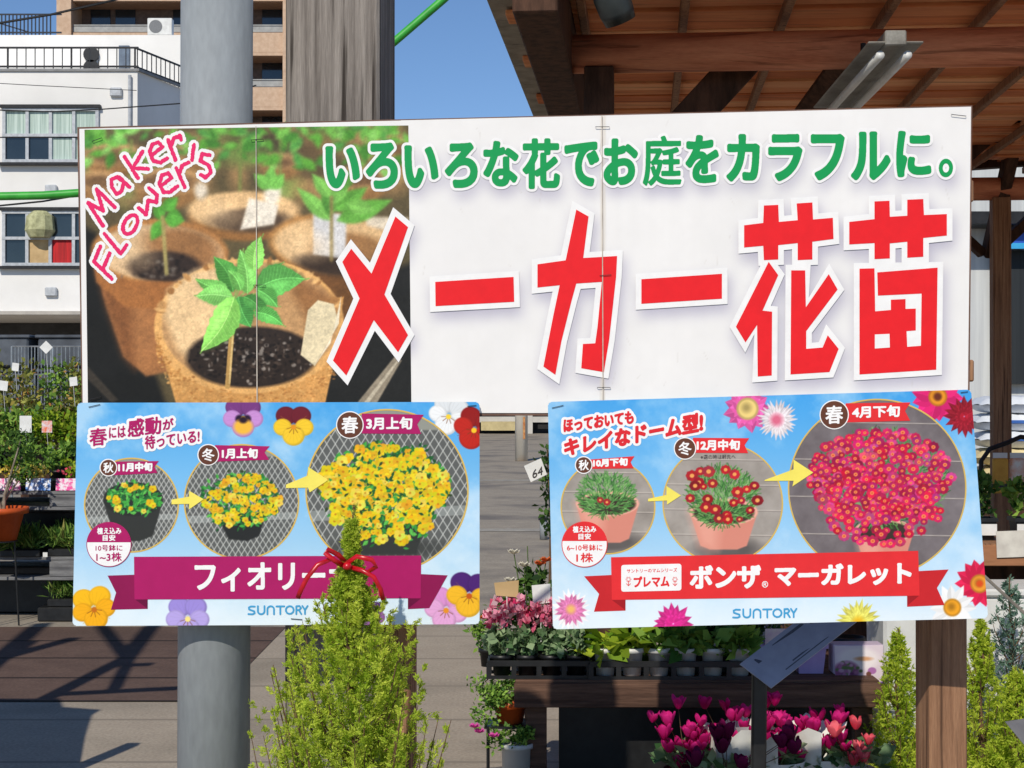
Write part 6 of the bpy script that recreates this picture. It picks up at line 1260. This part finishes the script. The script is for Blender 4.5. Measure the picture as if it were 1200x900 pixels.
for i, (x, y, mm, lab) in enumerate(RB):
    b = Vector((x, y, .866)); t = thing('rose_bush', b, lab, 'rose bush', 'rose bushes on the back bench'); pot_mb(b, .09, .17).build('pot', plast_black, t, True); m = MB(); Ps = []
    for k in range(9):
        a = rng.uniform(0, 6.28); h = rng.uniform(.45, (.95 if i < 7 else .5) if i != 0 else .7); e_ = b + Vector((.22 * math.cos(a), .2 * math.sin(a), h)); md = b + Vector((.1 * math.cos(a + .3), .09 * math.sin(a + .3), h * .55)); m.tube([b + Vector((0, 0, .15)), md, e_], [.006, .0045, .0025], 5)
        q = rng.uniform(.3, 1, 52)[:, None]; Ps.append(np.array(md) * (1 - q) + np.array(e_) * q + rng.normal(size=(52, 3)) * .04)
    m.build('stem', stem_brown, t); foliage('foliage', np.concatenate(Ps + [blob(b + Vector((0, 0, .34)), .24, 260, (1, 1, .8), .1)]), .05 if i else .075, mm, t, None, .6)
for i, (u, v, q_, mm, lab) in enumerate(((54, 407, 5.5, paper, 'white square tag turned on its corner high in the rose bushes'), (30, 497, 7, paper, 'blank white upright card among the rose stems'), (18, 430, 4, paper, 'small grey white tag near the left edge'), (86, 447, 4.5, paper, 'pale blue white tag near the sign edge'), (55, 500, 6, pm('orange_tag', (238, 110, 50), (226, 232, 238), 30), 'orange and white plant tag among the rose stems'), (4, 452, 5, paper, 'pale tag by the yellow leaves'))):
    rot = .78 if i == 0 else .12 * (i % 3 - 1); a = [(u + q_ * (math.cos(rot) * x - math.sin(rot) * y), v + q_ * (1.0 if i == 0 else 1.4 if i == 1 else 1.15) * (math.sin(rot) * x + math.cos(rot) * y)) for x, y in ((-1, -1), (1, -1), (1, 1), (-1, 1))]
    stake_card('plant_tag', a, 11.9, mm, lab, 'tag', ((u, v + q_, 11.902), (u + 2, v + q_ + 25, 11.95)))
# wire trolleys and stacked black crates behind
for i, (u0, u1, lab) in enumerate(((14, 60, 'grey wire mesh trolley behind the rose bushes at the left'), (62, 122, 'grey wire mesh trolley behind the rose bushes by the sign edge'))):
    x0, x1 = at(u0, 430, 16.9).x, at(u1, 430, 16.9).x; t = thing('wire_trolley', ((x0 + x1) / 2, 17.1, 0), lab, 'trolley', 'wire trolleys behind the rose bushes'); m = MB()
    for k in range(13): x = x0 + (x1 - x0) * k / 12; m.tube([(x, 16.9, 1.1), (x, 16.9, 2.02)], .006 if k % 12 else .014, 5)
    for z in (1.1, 1.4, 1.72, 2.02): m.tube([(x0, 16.9, z), (x1, 16.9, z)], .008, 5)
    m.build('mesh_side', metal_wire, t)
    for z in (.3, 1.08): MB().box(((x0 + x1) / 2, 17.2, z), (x1 - x0, .6, .02)).build('deck', metal_wire, t)
    for x in (x0, x1):
        for y in (16.9, 8.8): MB().tube([(x, y, .1), (x, y, 1.12)], .014, 6).build('leg', metal_wire, t); MB().lathe([(.01, 0), (.05, .01), (.05, .08), (.01, .1)], (x, y, .003), 10).build('caster', plast_black, t)
    MB().box(((x0 + x1) / 2, 17.2, 1.35), ((x1 - x0) * .8, .5, .5), None, 0, .02).build('load_box', plast_black, t)
crm = pm('slate_plastic', (88, 94, 102), (54, 58, 64), 3, rough=.55)
for i in range(12):
    x = -7.4 + (i % 4) * 1.02; k = i // 4; z = 1.0 + k * .42; t = thing('stacked_crate', (x, 19.8, z), ('bottom', 'middle', 'top')[k] + ' dark crate in the ' + WORD[i % 4] + ' stack from the left behind the trolleys', 'crate', 'dark crates stacked behind the trolleys')
    MB().box((x, 19.8 + .06 * (k % 2), z + .19), (.94, .8, .36), Matrix.Rotation(R(4 * ((i * 7) % 3 - 1)), 3, 'Z'), 0, .02).build('body', crm, t); MB().box((x, 19.8 + .06 * (k % 2), z + .38), (1.0, .86, .04), Matrix.Rotation(R(4 * ((i * 7) % 3 - 1)), 3, 'Z'), 0, .01).build('rim', crm, t)
t = thing('crate_bench', (-6, 19.8, 0), 'dark low bench under the stacked crates behind the trolleys', 'bench'); MB().box((-5.9, 19.85, .96), (4.4, 1.0, .07)).build('top', wood_dark, t)
for x in (-8, -6, -3.9): MB().box((x, 19.85, .46), (.1, .8, .92)).build('leg', wood_dark, t)
